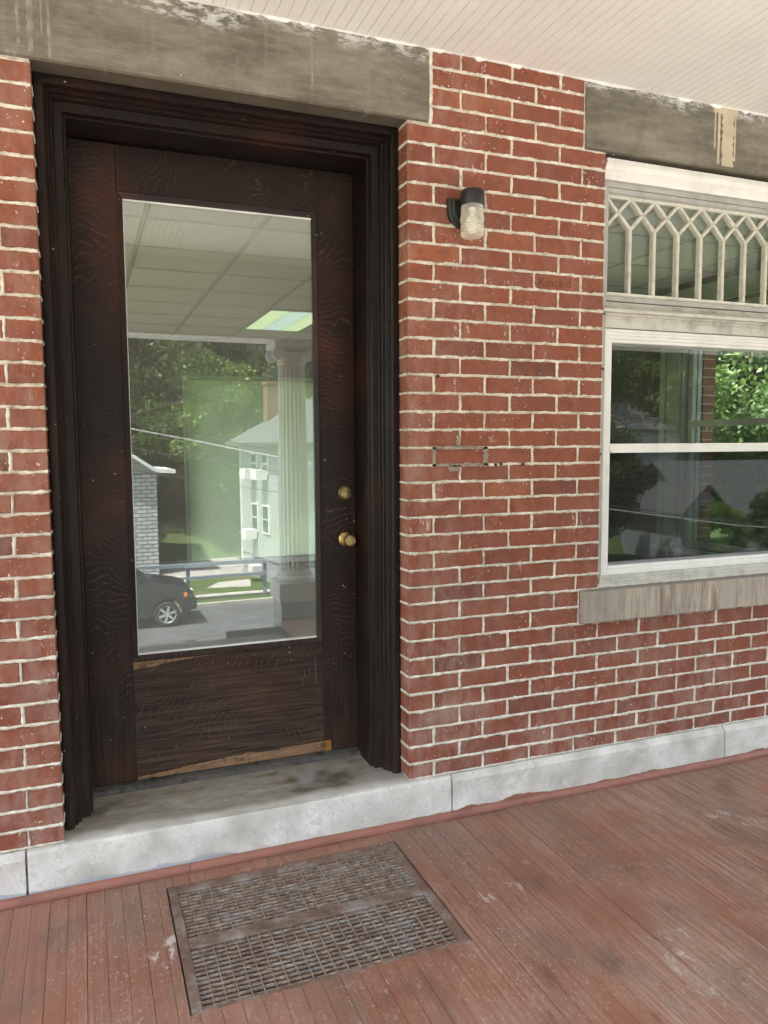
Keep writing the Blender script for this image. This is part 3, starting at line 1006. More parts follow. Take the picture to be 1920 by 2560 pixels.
# limestone water table and door sill
xs = [WALLX0, -1.3455, 0.1735, 1.564, WALLX1 + 0.02]
for i in range(4):
    a, b = xs[i] + 0.0035, xs[i + 1] - 0.0035
    pm = MB()
    if i == 1:
        # door sill: nosing rounded, tread worn hollow, runs in under the frame
        n = 40; prof = [(-0.021, -0.05), (-0.022, 0.02), (-0.021, 0.150), (-0.017, 0.1595), (-0.008, 0.1645), (0.010, 0.1662), (0.10, 0.1655), (0.20, 0.1665), (0.36, 0.167)]
        vs = []
        for q in range(n + 1):
            x = a + (b - a) * q / n
            t = math.exp(-((x + 0.6) / 0.33) ** 2)
            for (y, z) in prof:
                dz = -0.006 * t if z > 0.16 and y < 0.2 else 0
                dy = rnd.uniform(-0.0006, 0.0006) + (0.002 * t if z > 0.1 and y < 0 else 0)
                vs.append((x, y + dy, z + dz))
        m_ = len(prof); fs = []
        for q in range(n):
            for t in range(m_ - 1):
                fs.append((q * m_ + t, (q + 1) * m_ + t, (q + 1) * m_ + t + 1, q * m_ + t + 1))
        fs.append(tuple(range(m_))); fs.append(tuple(n * m_ + t for t in range(m_))[::-1])
        pm.add(vs, fs)
        pm.build('door_sill_stone', M['lime'], wall, smooth=True, angle=50)
    else:
        pm.prism([(-0.021, -0.05), (-0.021, 0.138), (-0.017, 0.143), (0.001, 0.1625), (0.02, 0.164), (0.02, -0.05)], (a, b), lambda p, q, e: (e, p, q))
        pm.build('plinth_stone', M['lime'], wall, bevel=0.002)
# foundation wall below the floor
fw = MB(); fw.box(WALLX0, WALLX1, 0.0, 0.3, -4.0, -0.06)
fw.build('foundation', M['found'], wall)

# ------------------------------------------------------------------ door frame
frame = thing('door_frame', 'nearly black moulded oak frame around the glazed door', 'door frame', (-0.616, 0.1, 0.166))
prof = [(0.0, 0.14), (0.0, 0.082), (0.003, 0.078), (0.012, 0.0765), (0.026, 0.079), (0.0300, 0.084), (0.0305, 0.104), (0.0335, 0.108),
        (0.0375, 0.107), (0.041, 0.111), (0.0415, 0.121), (0.044, 0.125), (0.0485, 0.1245), (0.052, 0.129), (0.0525, 0.153), (0.055, 0.155),
        (0.0790, 0.157), (0.0805, 0.160), (0.081, 0.176), (0.0835, 0.180), (0.088, 0.181), (0.0905, 0.186), (0.0912, 0.40)]
f1 = MB(); sweep_frame(f1, prof, -DW + 0.002, -0.002, 0.1655, 2.6205)
f1.build('casing', M['oak_frame'], frame, smooth=True, angle=25)
th = MB()
th.prism([(0.300, 0.1665), (0.302, 0.180), (0.307, 0.1835), (0.335, 0.1885), (0.40, 0.1895), (0.40, 0.1665)], (-1.139, -0.0935), lambda a, b, e: (e, a, b))
th.build('threshold', M['threshold'], frame)
cb = MB()
cb.add([(-0.19, 0.156, 2.545), (-0.178, 0.155, 2.54), (-0.172, 0.154, 2.515), (-0.180, 0.155, 2.50), (-0.185, 0.156, 2.525)], [(0, 1, 2, 3, 4)])

# ------------------------------------------------------------------ door
DX0, DX1, DZ0, DZ1, DY = -1.139, -0.094, 0.192, 2.523, 0.334
GX0, GX1, GZ0, GZ1 = -0.983, -0.240, 0.652, 2.364          # sash opening (outside of bead)
door = thing('entrance_door', 'dark oak door with one tall pane and brass knob and deadbolt', 'door', (DX0, DY, DZ0))
q = MB(); q.cbox(DX0, GX0, DY, DY + 0.044, DZ0, DZ1, 0.001); q.build('stile', M['oak_stile'], door)
q = MB(); q.cbox(GX1, DX1, DY, DY + 0.044, DZ0, DZ1, 0.001); q.build('stile', M['oak_stile_r'], door)
q = MB(); q.cbox(GX0 + 0.0006, GX1 - 0.0006, DY + 0.0006, DY + 0.044, GZ1, DZ1, 0.0008); q.build('rail', M['oak_rail'], door)
q = MB(); q.cbox(GX0 + 0.0006, GX1 - 0.0006, DY + 0.0008, DY + 0.044, DZ0 + 0.002, GZ0, 0.0008); q.build('rail', M['oak_panel'], door)
bead = [(0.0, 0.0), (0.0, -0.0018), (0.0035, -0.0026), (0.0045, -0.0005), (0.007, 0.0005), (0.010, 0.003), (0.0195, 0.007), (0.022, 0.0135)]
q = MB(); sweep_frame(q, [(a, DY + b) for a, b in bead], GX0, GX1, GZ0, GZ1, True)
q.build('glazing_bead', M['oak_bead'], door, smooth=True, angle=20)
q = MB()
for (a, b, c, d) in ((GX0 + 0.022, GX1 - 0.022, GZ1 - 0.0285, GZ1 - 0.020), (GX0 + 0.022, GX1 - 0.022, GZ0 + 0.020, GZ0 + 0.0285)):
    q.box(a, b, DY + 0.0125, DY + 0.019, c, d)
q.box(GX0 + 0.0215, GX0 + 0.0238, DY + 0.0128, DY + 0.019, GZ0 + 0.0285, GZ1 - 0.0285)
q.build('putty_edge', M['putty'], door)
q = MB(); q.box(GX0 + 0.012, GX1 - 0.012, DY + 0.0182, DY + 0.0222, GZ0 + 0.012, GZ1 - 0.012)
gdoor = q.build('pane', M['glass_door'], door)
# bare, splintered strips on the bottom rail
def jag(name, m_, x0, x1, zb, zt, yy, parent, amp=0.006, step=0.012):
    n = max(3, int(abs(x1 - x0) / step)); top = []
    lvl = 0
    for i in range(n + 1):
        if rnd.random() < 0.18: lvl = rnd.uniform(-amp, amp)
        x = x0 + (x1 - x0) * i / n
        zt_ = zt(x) if callable(zt) else zt
        top.append((x, max(zb + 0.001, zt_ + lvl + rnd.uniform(-amp, amp) * 0.25)))
    g = MB()
    poly = [(x0, zb)] + top + [(x1, zb)]
    k = len(poly)
    g.add([(a, yy, b) for a, b in poly] + [(a, yy + 0.004, b) for a, b in poly], [tuple(range(k))] + [(i, (i + 1) % k, (i + 1) % k + k, i + k) for i in range(k)])
    o = g.build(name, m_, parent)
    return o
jag('worn_strip', M['bare'], GX0 + 0.004, GX1 + 0.0, DZ0 + 0.0025, lambda x: 0.205 + 0.028 * min(1, max(0, (x + 0.98) / 0.40)), DY - 0.0004, door, 0.004)
jag('bare_patch', M['amber'], GX1 + 0.001, GX1 + 0.030, DZ0 + 0.001, lambda x: 0.238 - 0.5 * max(0, x + 0.222), DY - 0.0006, door, 0.002, 0.006)
g = MB()
pl = [(GX0 + 0.003, 0.624), (GX0 + 0.06, 0.626), (GX0 + 0.10, 0.634), (GX0 + 0.15, 0.640), (GX0 + 0.24, 0.6465), (GX0 + 0.32, 0.6505), (GX0 + 0.003, 0.6505)]
g.add([(a, DY - 0.0004, b) for a, b in pl] + [(a, DY + 0.003, b) for a, b in pl], [tuple(range(7))] + [(i, (i + 1) % 7, (i + 1) % 7 + 7, i + 7) for i in range(7)])
g.build('split_edge', M['bare'], door)
g = MB(); g.lathe([(0.0165, 0), (0.0165, 0.0012), (0.012, 0.0018)], (-0.150, DY, 0.993), (0, -1, 0), 24)
g.build('old_keyhole_plug', plain('dark_wood_plug', (0.012, 0.009, 0.009), 0.8), door)
g = MB()
for k in range(9):
    x = -0.30 + rnd.uniform(-0.035, 0.035); z = 0.52 + rnd.uniform(-0.05, 0.05)
    g.box(x, x + 0.0012 + rnd.random() * 0.0015, DY - 0.0003, DY + 0.002, z, z + 0.02 + rnd.random() * 0.05)
g.build('pale_scrape', plain('pale_scrape', (0.085, 0.083, 0.09), 0.7), door)
# deadbolt
KX, KZ = -0.1375, 1.264
db = MB(); db.lathe([(0.0305, 0.0), (0.0305, 0.004), (0.0285, 0.007), (0.0265, 0.009), (0.0255, 0.016), (0.0240, 0.0185), (0.0215, 0.0195), (0.0210, 0.0215), (0.0195, 0.0225)], (KX, DY, KZ), (0, -1, 0), 40)
dbo = db.build('deadbolt', M['brass_dull'], door, smooth=True)
db = MB(); db.lathe([(0.0078, 0.0226), (0.0078, 0.0240), (0.0070, 0.0245)], (KX, DY, KZ), (0, -1, 0), 24)
db.build('cylinder_face', M['brass'], dbo, smooth=True)
db = MB(); db.box(KX - 0.0011, KX + 0.0011, DY - 0.0251, DY - 0.024, KZ - 0.005, KZ + 0.0035)
db.build('keyway', M['keydark'], dbo)
KX, KZ = -0.1385, 1.0755
kn = MB(); kn.lathe([(0.0315, 0.0), (0.0315, 0.003), (0.029, 0.007), (0.024, 0.010), (0.0135, 0.012), (0.0125, 0.030), (0.0145, 0.036), (0.0205, 0.042), (0.0225, 0.048), (0.0225, 0.064), (0.0215, 0.066), (0.0200, 0.0662), (0.0185, 0.0645), (0.0145, 0.0650), (0.001, 0.0653)], (KX, DY, KZ), (0, -1, 0), 44)
kn.build('door_knob', M['brass'], door, smooth=True, angle=50)

# ------------------------------------------------------------------ window
win = thing('front_window', 'white sash window with a lattice transom over two large panes', 'window', (WX0, 0.05, 0.855))
X0, X1 = WX0 + 0.003, WX1 - 0.003
def part(name, mt, fn, parent=win, smooth=False, bevel=0.0):
    b = MB(); fn(b); return b.build(name, mt, parent, smooth=smooth, bevel=bevel)
part('head_mould', M['trim'], lambda b: b.prism([(0.10, 2.607), (0.020, 2.606), (0.018, 2.590), (0.024, 2.586), (0.027, 2.578), (0.033, 2.570), (0.032, 2.556), (0.037, 2.548), (0.045, 2.540), (0.047, 2.531), (0.10, 2.531)], (X0 + 0.02, X1 - 0.02), lambda a, c, e: (e, a, c)), smooth=True)
part('head_board', M['alu'], lambda b: (b.box(X0 + 0.02, X1 - 0.02, 0.046, 0.11, 2.503, 2.529), b.box(X0 + 0.02, X1 - 0.02, 0.042, 0.05, 2.5235, 2.5275)))
# side jamb channel
for xa, sg in ((X0, 1), (X1, -1)):
    part('jamb', M['alu'], lambda b: (b.box(min(xa, xa + sg * 0.027), max(xa, xa + sg * 0.027), 0.022, 0.30, 0.868, 2.503), ))
    part('jamb_gap', M['caulk'], lambda b: (b.box(min(xa + sg * 0.027, xa + sg * 0.031), max(xa + sg * 0.027, xa + sg * 0.031), 0.05, 0.28, 0.90, 2.500), ))
# transom sash
tf = MB(); sweep_frame(tf, [(0.0, 0.10), (0.0, 0.047), (0.003, 0.045), (0.018, 0.046), (0.020, 0.052), (0.022, 0.058), (0.022, 0.10)], X0 + 0.031, X1 - 0.031, 2.048, 2.501, True)
trans = tf.build('transom_sash', M['alu'], win)
tr2 = MB(); tr2.box(X0 + 0.053, X1 - 0.053, 0.062, 0.098, 2.466, 2.4788); tr2.box(X0 + 0.053, X1 - 0.053, 0.062, 0.098, 2.0705, 2.086)
tr2.build('rail', M['muntin'], trans)
mu = MB()
P_ = 0.1265; vx = 1.040
zv, zc_, za = 2.349, 2.4105, 2.472
k0 = -1
xs_ = []
def wbar(a, b, w):
    n = 6
    pts = [(a[0] + (b[0] - a[0]) * i / n, a[1] + (b[1] - a[1]) * i / n) for i in range(n + 1)]
    for i in range(n):
        w2 = w + rnd.uniform(-0.0016, 0.0016)
        mu.bar((pts[i][0], 0.0735, pts[i][1]), (pts[i + 1][0], 0.0735, pts[i + 1][1]), 0.021, w2, (0, 1, 0)) if False else mu.bar((pts[i][0], 0.0745, pts[i][1]), (pts[i + 1][0], 0.0745, pts[i + 1][1]), w2, 0.022 + rnd.uniform(-0.001, 0.001), (0, 1, 0))
        # raised inner face of the moulded bar
        mu.bar((pts[i][0], 0.0665, pts[i][1]), (pts[i + 1][0], 0.0665, pts[i + 1][1]), w2 * 0.5, 0.012, (0, 1, 0))
for k in range(-2, 13):
    x = vx + k * P_
    if x > X0 + 0.055 and x < X1 - 0.055:
        wbar((x, 2.082), (x, zv), 0.0150)
    for sg in (-1, 1):
        xa_, xb_ = x, x + sg * P_
        if k < 0 and sg < 0: continue
        a, b = (xa_, zv), (xb_, za)
        lo_, hi_ = X0 + 0.050, X1 - 0.050
        def clip(a, b):
            (x1_, z1_), (x2_, z2_) = a, b
            if max(x1_, x2_) < lo_ or min(x1_, x2_) > hi_: return None
            def at(xx): return z1_ + (z2_ - z1_) * (xx - x1_) / (x2_ - x1_)
            if x1_ < lo_: x1_, z1_ = lo_, at(lo_)
            if x2_ < lo_: x2_, z2_ = lo_, at(lo_)
            if x1_ > hi_: x1_, z1_ = hi_, at(hi_)
            if x2_ > hi_: x2_, z2_ = hi_, at(hi_)
            return (x1_, z1_), (x2_, z2_)
        c = clip(a, b)
        if c: wbar(c[0], c[1], 0.0140)
mu.build('lattice_muntins', M['muntin'], trans)
tg = MB(); tg.box(X0 + 0.050, X1 - 0.050, 0.086, 0.089, 2.075, 2.475); tg.build('pane', M['glass_win'], trans)
# transom bar
part('transom_bar', M['dirtytrim'], lambda b: b.prism([(0.12, 2.045), (0.052, 2.044), (0.050, 2.034), (0.040, 2.0325), (0.040, 2.024), (0.030, 2.0225), (0.028, 2.013), (0.012, 2.0115), (-0.003, 2.008), (-0.006, 2.004), (-0.006, 1.9935), (0.022, 1.991), (0.022, 1.985), (0.034, 1.984), (0.034, 1.9705), (0.12, 1.970)], (X0 - 0.001, X1 + 0.001), lambda a, c, e: (e, a, c)))
part('blind_stop', M['dirtytrim'], lambda b: (b.box(X0 + 0.028, X1 - 0.028, 0.030, 0.11, 1.9345, 1.9695), b.box(X0 + 0.028, X1 - 0.028, 0.026, 0.031, 1.9355, 1.9395)))
# vinyl frame and sashes
vf = MB(); sweep_frame(vf, [(0.0, 0.16), (0.0, 0.030), (0.002, 0.028), (0.012, 0.028), (0.0135, 0.033), (0.024, 0.034), (0.0255, 0.039), (0.038, 0.040), (0.041, 0.046), (0.052, 0.048), (0.054, 0.056), (0.054, 0.12)], X0 + 0.0285, X1 - 0.0285, 0.884, 1.931, True)
vf.build('vinyl_frame', M['vinyl'], win)
IX0, IX1 = X0 + 0.080, X1 - 0.080
us = MB()
us.cbox(X0 + 0.074, X1 - 0.074, 0.040, 0.075, 1.425, 1.457, 0.002); us.box(X0 + 0.080, X1 - 0.080, 0.036, 0.044, 1.4185, 1.4300)
uo = us.build('meeting_rail', M['vinyl'], win)
pg = MB(); pg.box(IX0, IX1, 0.062, 0.066, 1.450, 1.880); pg.build('upper_pane', M['glass_win'], win)
lr = MB(); lr.cbox(IX0, IX1, 0.052, 0.072, 0.924, 0.949, 0.001); lr.build('screen_rail', M['greyrail'], win)
pg = MB(); pg.box(IX0, IX1, 0.074, 0.078, 0.94, 1.424); pg.build('lower_pane', M['glass_screen'], win)
part('sub_sill', M['dirtytrim'], lambda b: (b.box(X0 + 0.02, X1 - 0.02, 0.018, 0.12, 0.8855, 0.9005), b.box(X0 + 0.012, X1 - 0.012, 0.012, 0.10, 0.8735, 0.8850), b.box(X0 - 0.0005, X1 + 0.0005, 0.006, 0.10, 0.8600, 0.8730)))
ins = MB()
for x, z in ((X0 + 0.012, 1.765), (X0 + 0.006, 1.417)):
    ins.lathe([(0.002, -0.006), (0.0045, 0), (0.0035, 0.006), (0.001, 0.010)], (x, 0.016, z), (0.5, 0, -0.6), 8)
ins.build('latch_nub', M['keydark'], win)

# ------------------------------------------------------------------ wall lamp
LX, LY, LZ = 0.220, -0.082, 2.30
lamp = thing('wall_lamp', 'black wall lamp with a ribbed clear glass jar to the right of the door', 'lamp', (LX, 0, LZ))
b = MB()
pl = []
cxp, czp, rp_ = 0.218, 2.318, 0.062
for i in range(25):
    t = math.pi + math.pi * i / 24
    pl.append((cxp + rp_ * math.cos(t), czp + rp_ * math.sin(t)))
pl += [(cxp + rp_, czp + 0.040), (cxp - rp_, czp + 0.040)]
n_ = len(pl)
def ringp(sc, y): return [(cxp + (a - cxp) * sc, y, czp + (c - czp) * sc) for a, c in pl]
vs = ringp(1, -0.001) + ringp(1, -0.018) + ringp(0.93, -0.024) + ringp(0.80, -0.026) + ringp(0.72, -0.034)
fs = []
for k in range(4):
    for i in range(n_):
        j = (i + 1) % n_
        fs.append((k * n_ + i, k * n_ + j, (k + 1) * n_ + j, (k + 1) * n_ + i))
fs.append(tuple(4 * n_ + i for i in range(n_)))
b.add(vs, fs)
b.box(cxp - 0.020, cxp + 0.020, -0.085, -0.030, 2.335, 2.362)
b.build('back_plate', M['blackpl'], lamp, smooth=True, angle=30)
b = MB(); b.lathe([(0.036, 0.012), (0.0405, 0.012), (0.0425, 0.016), (0.043, 0.058), (0.041, 0.064), (0.036, 0.067), (0.001, 0.069)], (LX, LY, LZ + 0.006), (0, 0, 1), 40)
b.build('socket_cap', M['blackpl'], lamp, smooth=True)
gp = []
H = [(0.0, 0.036), (0.004, 0.040)]
for k in range(5): H += [(0.010 + k * 0.0075, 0.0425), (0.01375 + k * 0.0075, 0.0400)]
H += [(0.050, 0.0415), (0.058, 0.0440), (0.066, 0.0440), (0.073, 0.0415)]
for k in range(4): H += [(0.078 + k * 0.0065, 0.0418), (0.08125 + k * 0.0065, 0.0396)]
H += [(0.106, 0.0405), (0.112, 0.0385)]
b = MB(); b.lathe([(0.001, -0.001)] + [(0.030, -0.001)] + [(r_, h) for h, r_ in H], (LX, LY, LZ - 0.092), (0, 0, 1), 48, cap=False)
ng = N('jar_glass', 0.12, 0.6)
ng.b.inputs['Base Color'].default_value = (0.82, 0.80, 0.72, 1)
trn = ng.nd('BsdfTransparent'); trn.inputs[0].default_value = (0.93, 0.93, 0.90, 1)
mx = ng.nd('MixShader')
lw = ng.nd('LayerWeight'); lw.inputs[0].default_value = 0.42
ff = ng.mth('ADD', ng.mth('MULTIPLY', lw.outputs['Facing'], 0.65), 0.24)
ng.t.links.new(ff, mx.inputs[0]); ng.t.links.new(trn.outputs[0], mx.inputs[1]); ng.t.links.new(ng.b.outputs[0], mx.inputs[2]); ng.t.links.new(mx.outputs[0], ng.out.inputs[0])
b.build('glass_jar', ng.m, lamp, smooth=True, angle=60)
b = MB(); b.lathe([(0.014, 0.10), (0.014, 0.075), (0.018, 0.066), (0.026, 0.052), (0.028, 0.036), (0.024, 0.020), (0.012, 0.010), (0.001, 0.008)], (LX, LY, LZ - 0.088), (0, 0, 1), 24)
b.build('bulb', plain('frosted_bulb', (0.80, 0.78, 0.70), 0.4), lamp, smooth=True)

# ------------------------------------------------------------------ porch floor and shoe mould
GRX0, GRX1, GRY0, GRY1 = -0.924, -0.106, -0.726, -0.108
FY = -2.30
fl = MB()
x = -3.6
BW = 0.0540
while x < 6.0:
    fl.ct = min(1, max(0, rnd.gauss(0.5, 0.22)))
    x0, x1 = x + 0.0003 + rnd.random() * 0.0004, x + BW - 0.0002
    if rnd.random() < 0.22: x0 += 0.0004 + rnd.random() * 0.0012
    dz = rnd.uniform(-0.0009, 0.0)
    yf = FY if x < 0.30 else -2.80
    if x + BW < -2.4: yf = -2.80
    segs = [(x0, x1, yf, -0.022)]
    if x1 > GRX0 and x0 < GRX1:
        i0, i1 = max(x0, GRX0), min(x1, GRX1)
        segs = [(i0, i1, yf, GRY0), (i0, i1, GRY1, -0.022)]
        if x0 < GRX0: segs.append((x0, GRX0 - 0.0005, yf, -0.022))
        if x1 > GRX1: segs.append((GRX1 + 0.0005, x1, yf, -0.022))
    for x0, x1, a, b_ in segs:
        c = 0.0009
        fl.add([(x0, a, -0.03), (x1, a, -0.03), (x1, a, dz - c), (x1 - c, a, dz), (x0 + c, a, dz), (x0, a, dz - c),
                (x0, b_, -0.03), (x1, b_, -0.03), (x1, b_, dz - c), (x1 - c, b_, dz), (x0 + c, b_, dz), (x0, b_, dz - c)],
               [(0, 1, 2, 3, 4, 5), (11, 10, 9, 8, 7, 6), (0, 6, 7, 1), (1, 7, 8, 2), (2, 8, 9, 3), (3, 9, 10, 4), (4, 10, 11, 5), (5, 11, 6, 0)])
    x += BW
pf = fl.build('porch_floor', M['floor'])
tag(pf, 'worn red painted tongue and groove porch floor', 'floor', kind='structure')
b = MB(); b.box(-3.6, GRX0, -2.78, 0, -0.10, -0.031); b.box(GRX1, 6.0, -2.78, 0, -0.10, -0.031); b.box(GRX0, GRX1, -2.3, GRY0, -0.10, -0.031); b.box(GRX0, GRX1, GRY1, 0, -0.10, -0.031)
b.build('subfloor', M['pit'], pf)
sh = MB()
x = WALLX0
qr = [(-0.0235, 0.0225), (-0.029, 0.0235), (-0.036, 0.0215), (-0.042, 0.0165), (-0.0445, 0.009), (-0.045, 0.0006), (-0.0235, 0.0006)]
for xa, xb in ((WALLX0, -0.838), (-0.8365, 0.62), (0.622, WALLX1)):
    n = int((xb - xa) / 0.05); vs = []; fs = []
    for i in range(n + 1):
        xx = xa + (xb - xa) * i / n
        for (y, z) in qr: vs.append((xx, y + wob(xx, 3, 0.0007, 9), z + wob(xx, 5, 0.0009, 8) + 0.0006))
    m_ = len(qr)
    for i in range(n):
        for t in range(m_ - 1): fs.append((i * m_ + t, (i + 1) * m_ + t, (i + 1) * m_ + t + 1, i * m_ + t + 1))
    fs.append(tuple(range(m_))); fs.append(tuple(n * m_ + t for t in range(m_))[::-1])
    sh.add(vs, fs)
tag(sh.build('shoe_mould', M['shoe'], None, smooth=True, angle=50), 'thin red painted quarter round strip along the foot of the stone', 'moulding')

# ------------------------------------------------------------------ floor grate
gr = thing('floor_grate', 'rusty two panel iron grate let into the porch floor before the door', 'grate', (GRX0, GRY0, 0))
b = MB()
pan = [(-0.891, -0.143, -0.404, -0.152), (-0.893, -0.145, -0.708, -0.452)]
zt = -0.0035
g0x, g1x, g0y, g1y = GRX0 + 0.004, GRX1 - 0.004, GRY0 + 0.003, GRY1 - 0.002
b.cbox(g0x, pan[0][0], g0y, g1y, -0.03, zt, 0.0015)
b.cbox(pan[0][1], g1x, g0y, g1y, -0.03, zt - 0.001, 0.0015)
b.cbox(pan[0][0] + 0.0005, pan[0][1] - 0.0005, pan[0][3], g1y, -0.03, zt - 0.001, 0.0015)
b.cbox(pan[0][0] + 0.0005, pan[0][1] - 0.0005, pan[1][3], pan[0][2], -0.03, zt + 0.0012, 0.0015)
b.cbox(pan[0][0] + 0.0005, pan[0][1] - 0.0005, g0y, pan[1][2], -0.03, zt - 0.0012, 0.0015)
b.box(g0x + 0.03, g1x - 0.03, -0.4285, -0.4265, zt, zt + 0.0035)
b.build('frame', M['rustframe'], gr)
for pi_, (a, c, d, e) in enumerate(pan):
    g = MB()
    rows = 14 if pi_ == 0 else 13
    pitch = (e - d) / rows
    for r_ in range(rows):
        y = d + pitch * (r_ + 0.5)
        # each bar: rounded top, broken by the cross plates, slightly uneven
        n = 46; vs = []
        pr = [(-0.0052, -0.012), (-0.0058, -0.0075), (-0.0030, -0.0036), (0.0012, -0.0032), (0.0050, -0.0062), (0.0054, -0.010), (0.001, -0.013)]
        for i in range(n + 1):
            x = a + (c - a) * i / n
            j1, j2 = rnd.uniform(-0.0006, 0.0006), rnd.uniform(-0.0009, 0.0006)
            for (yy, zz) in pr: vs.append((x, y + yy * 0.92 + j1 * 0.6, zz - 0.0035 + j2 * 0.6))
        m_ = len(pr); fs = []
        for i in range(n):
            for t in range(m_): fs.append((i * m_ + t, (i + 1) * m_ + t, (i + 1) * m_ + (t + 1) % m_, i * m_ + (t + 1) % m_))
        g.add(vs, fs)
    cols = 22
    cp = (c - a) / cols
    for k in range(1, cols):
        x = a + cp * k
        g.cm = 1; g.box(x - 0.0008, x + 0.0008, d, e, -0.018, -0.0056); g.cm = 0
    g.build('grille', [M['rust'], M['rustedge']], gr)
b = MB(); b.box(GRX0 - 0.02, GRX1 + 0.02, GRY0 - 0.02, GRY1 + 0.02, -0.26, -0.25)
for (x0, x1, y0, y1) in ((GRX0 - 0.01, GRX0 + 0.001, GRY0, GRY1), (GRX1 - 0.001, GRX1 + 0.01, GRY0, GRY1), (GRX0, GRX1, GRY0 - 0.01, GRY0 + 0.001), (GRX0, GRX1, GRY1 - 0.001, GRY1 + 0.01)):
    b.box(x0, x1, y0, y1, -0.25, -0.032)
b.build('pit', M['pit'], gr)
b = MB(); b.tube([(-0.765, -0.592, 0.0), (-0.74, -0.610, 0.003), (-0.705, -0.622, 0.0015), (-0.672, -0.640, 0.0)], 0.0007, 6)
tag(b.build('dry_stalk', plain('dry_grass_stalk', (0.36, 0.24, 0.15), 0.9)), 'thin dry stalk lying on the front grate panel', 'stalk')

# ------------------------------------------------------------------ porch ceiling
cl = MB()
x = -3.6; pw = 0.0405
prof = [(0.0, 0.0062), (0.0018, 0.0006), (0.0034, 0.0), (0.0371, 0.0), (0.0387, 0.0006), (0.0405, 0.0062)]
pts = []
while x < 6.0:
    if rnd.random() < 0.5:
        for a, b_ in prof: pts.append((x + a, CEIL + b_))
    else:
        for a, b_ in prof: pts.append((x + a, CEIL + b_ * 0.75))
    x += pw
vs = [(a, 0.03, b_) for a, b_ in pts] + [(a, -3.05, b_) for a, b_ in pts]
n = len(pts)
cl.add(vs, [(i, i + 1, n + i + 1, n + i) for i in range(n - 1)])
pc = cl.build('porch_ceiling', M['ceil'])
tag(pc, 'white painted beadboard porch ceiling', 'ceiling', kind='structure')
b = MB(); b.box(-3.7, 6.1, -3.30, 0.30, CEIL + 0.02, CEIL + 0.20)
tag(b.build('porch_roof', M['shingle']), 'grey roof over the porch', 'roof', kind='structure')
# ragged caulk where the ceiling meets the wall
b = MB(); n = 420; up_ = []; lo_ = []
lv_ = 0.004
for i in range(n + 1):
    xx = -2.9 + 6.3 * i / n
    if rnd.random() < 0.3: lv_ = max(0.0008, rnd.gauss(0.0035, 0.004))
    lo_.append((xx, -0.0055, CEIL - lv_ - rnd.random() * 0.0015)); up_.append((xx, -0.009 - rnd.random() * 0.003, CEIL + 0.001))
vs = lo_ + up_ + [(p[0], 0.001, p[2]) for p in lo_]
b.add(vs, [(i, i + 1, n + 2 + i, n + 1 + i) for i in range(n)] + [(2 * (n + 1) + i, 2 * (n + 1) + i + 1, i + 1, i) for i in range(n)])
tag(b.build('ceiling_caulk', M['putty']), 'ragged white paint and caulk line where ceiling meets wall', 'caulk')

# ------------------------------------------------------------------ porch beam, columns, steps
b = MB()
b.box(-3.6, 6.0, -3.13, -2.84, 2.31, CEIL - 0.004)
b.box(-3.6, 6.0, -2.84, -2.815, 2.31, 2.36); b.prism([(-2.84, 2.60), (-2.80, 2.70), (-2.77, 2.74), (-2.76, 2.871), (-2.84, 2.871)], (-3.6, 6.0), lambda a, c, e: (e, a, c))
tag(b.build('porch_beam', M['whitepaint']), 'white boxed beam carrying the porch roof over the columns', 'beam')

def column(x, y, label):
    t = thing('porch_column', label, 'column', (x, y, -0.9), group='fluted porch columns')
    b = MB(); b.lathe([(0.130, 0.40), (0.126, 0.50), (0.124, 1.2), (0.116, 1.8), (0.108, 2.12)], (x, y, 0), (0, 0, 1), 160, flute=20, fd=0.012)
    b.build('shaft', M['colpaint'], t, smooth=True, angle=50)
    b = MB(); b.lathe([(0.158, 0.313), (0.166, 0.325), (0.166, 0.345), (0.155, 0.357), (0.142, 0.362), (0.144, 0.385), (0.132, 0.40)], (x, y, 0), (0, 0, 1), 48)
    b.build('base', M['colpaint'], t, smooth=True)
    b = MB(); b.lathe([(0.112, 2.12), (0.120, 2.135), (0.112, 2.15), (0.115, 2.18), (0.135, 2.205), (0.135, 2.22)], (x, y, 0), (0, 0, 1), 48)
    for sx in (-1, 1):
        for sy in (-1, 1):
            cx, cy = x + sx * 0.135, y + sy * 0.115
            b.lathe([(0.052, -0.02), (0.052, 0.02), (0.040, 0.024), (0.036, 0.020), (0.022, 0.024), (0.001, 0.026)], (cx, cy, 2.205), (0, sy, 0), 28)
    b.box(x - 0.15, x + 0.15, y - 0.135, y + 0.135, 2.235, 2.255)
    b.cbox(x - 0.175, x + 0.175, y - 0.16, y + 0.16, 2.256, 2.308, 0.006)
    b.build('capital', M['colpaint'], t, smooth=True, angle=30)
    b = MB(); b.cbox(x - 0.175, x + 0.175, y - 0.175, y + 0.175, 0.15, 0.312, 0.003); b.build('pedestal_block', M['whitepaint'], t)
    b = MB(); b.box(x - 0.155, x + 0.155, y - 0.155, y + 0.155, -3.0, 0.149); b.build('pier', M['siding'], t)
column(0.525, -3.0, 'white fluted column on a block mirrored at the right edge of the door glass')
column(-3.15, -3.0, 'white fluted porch column at the left end of the steps')
column(5.55, -3.0, 'white fluted porch column at the far right corner of the porch')

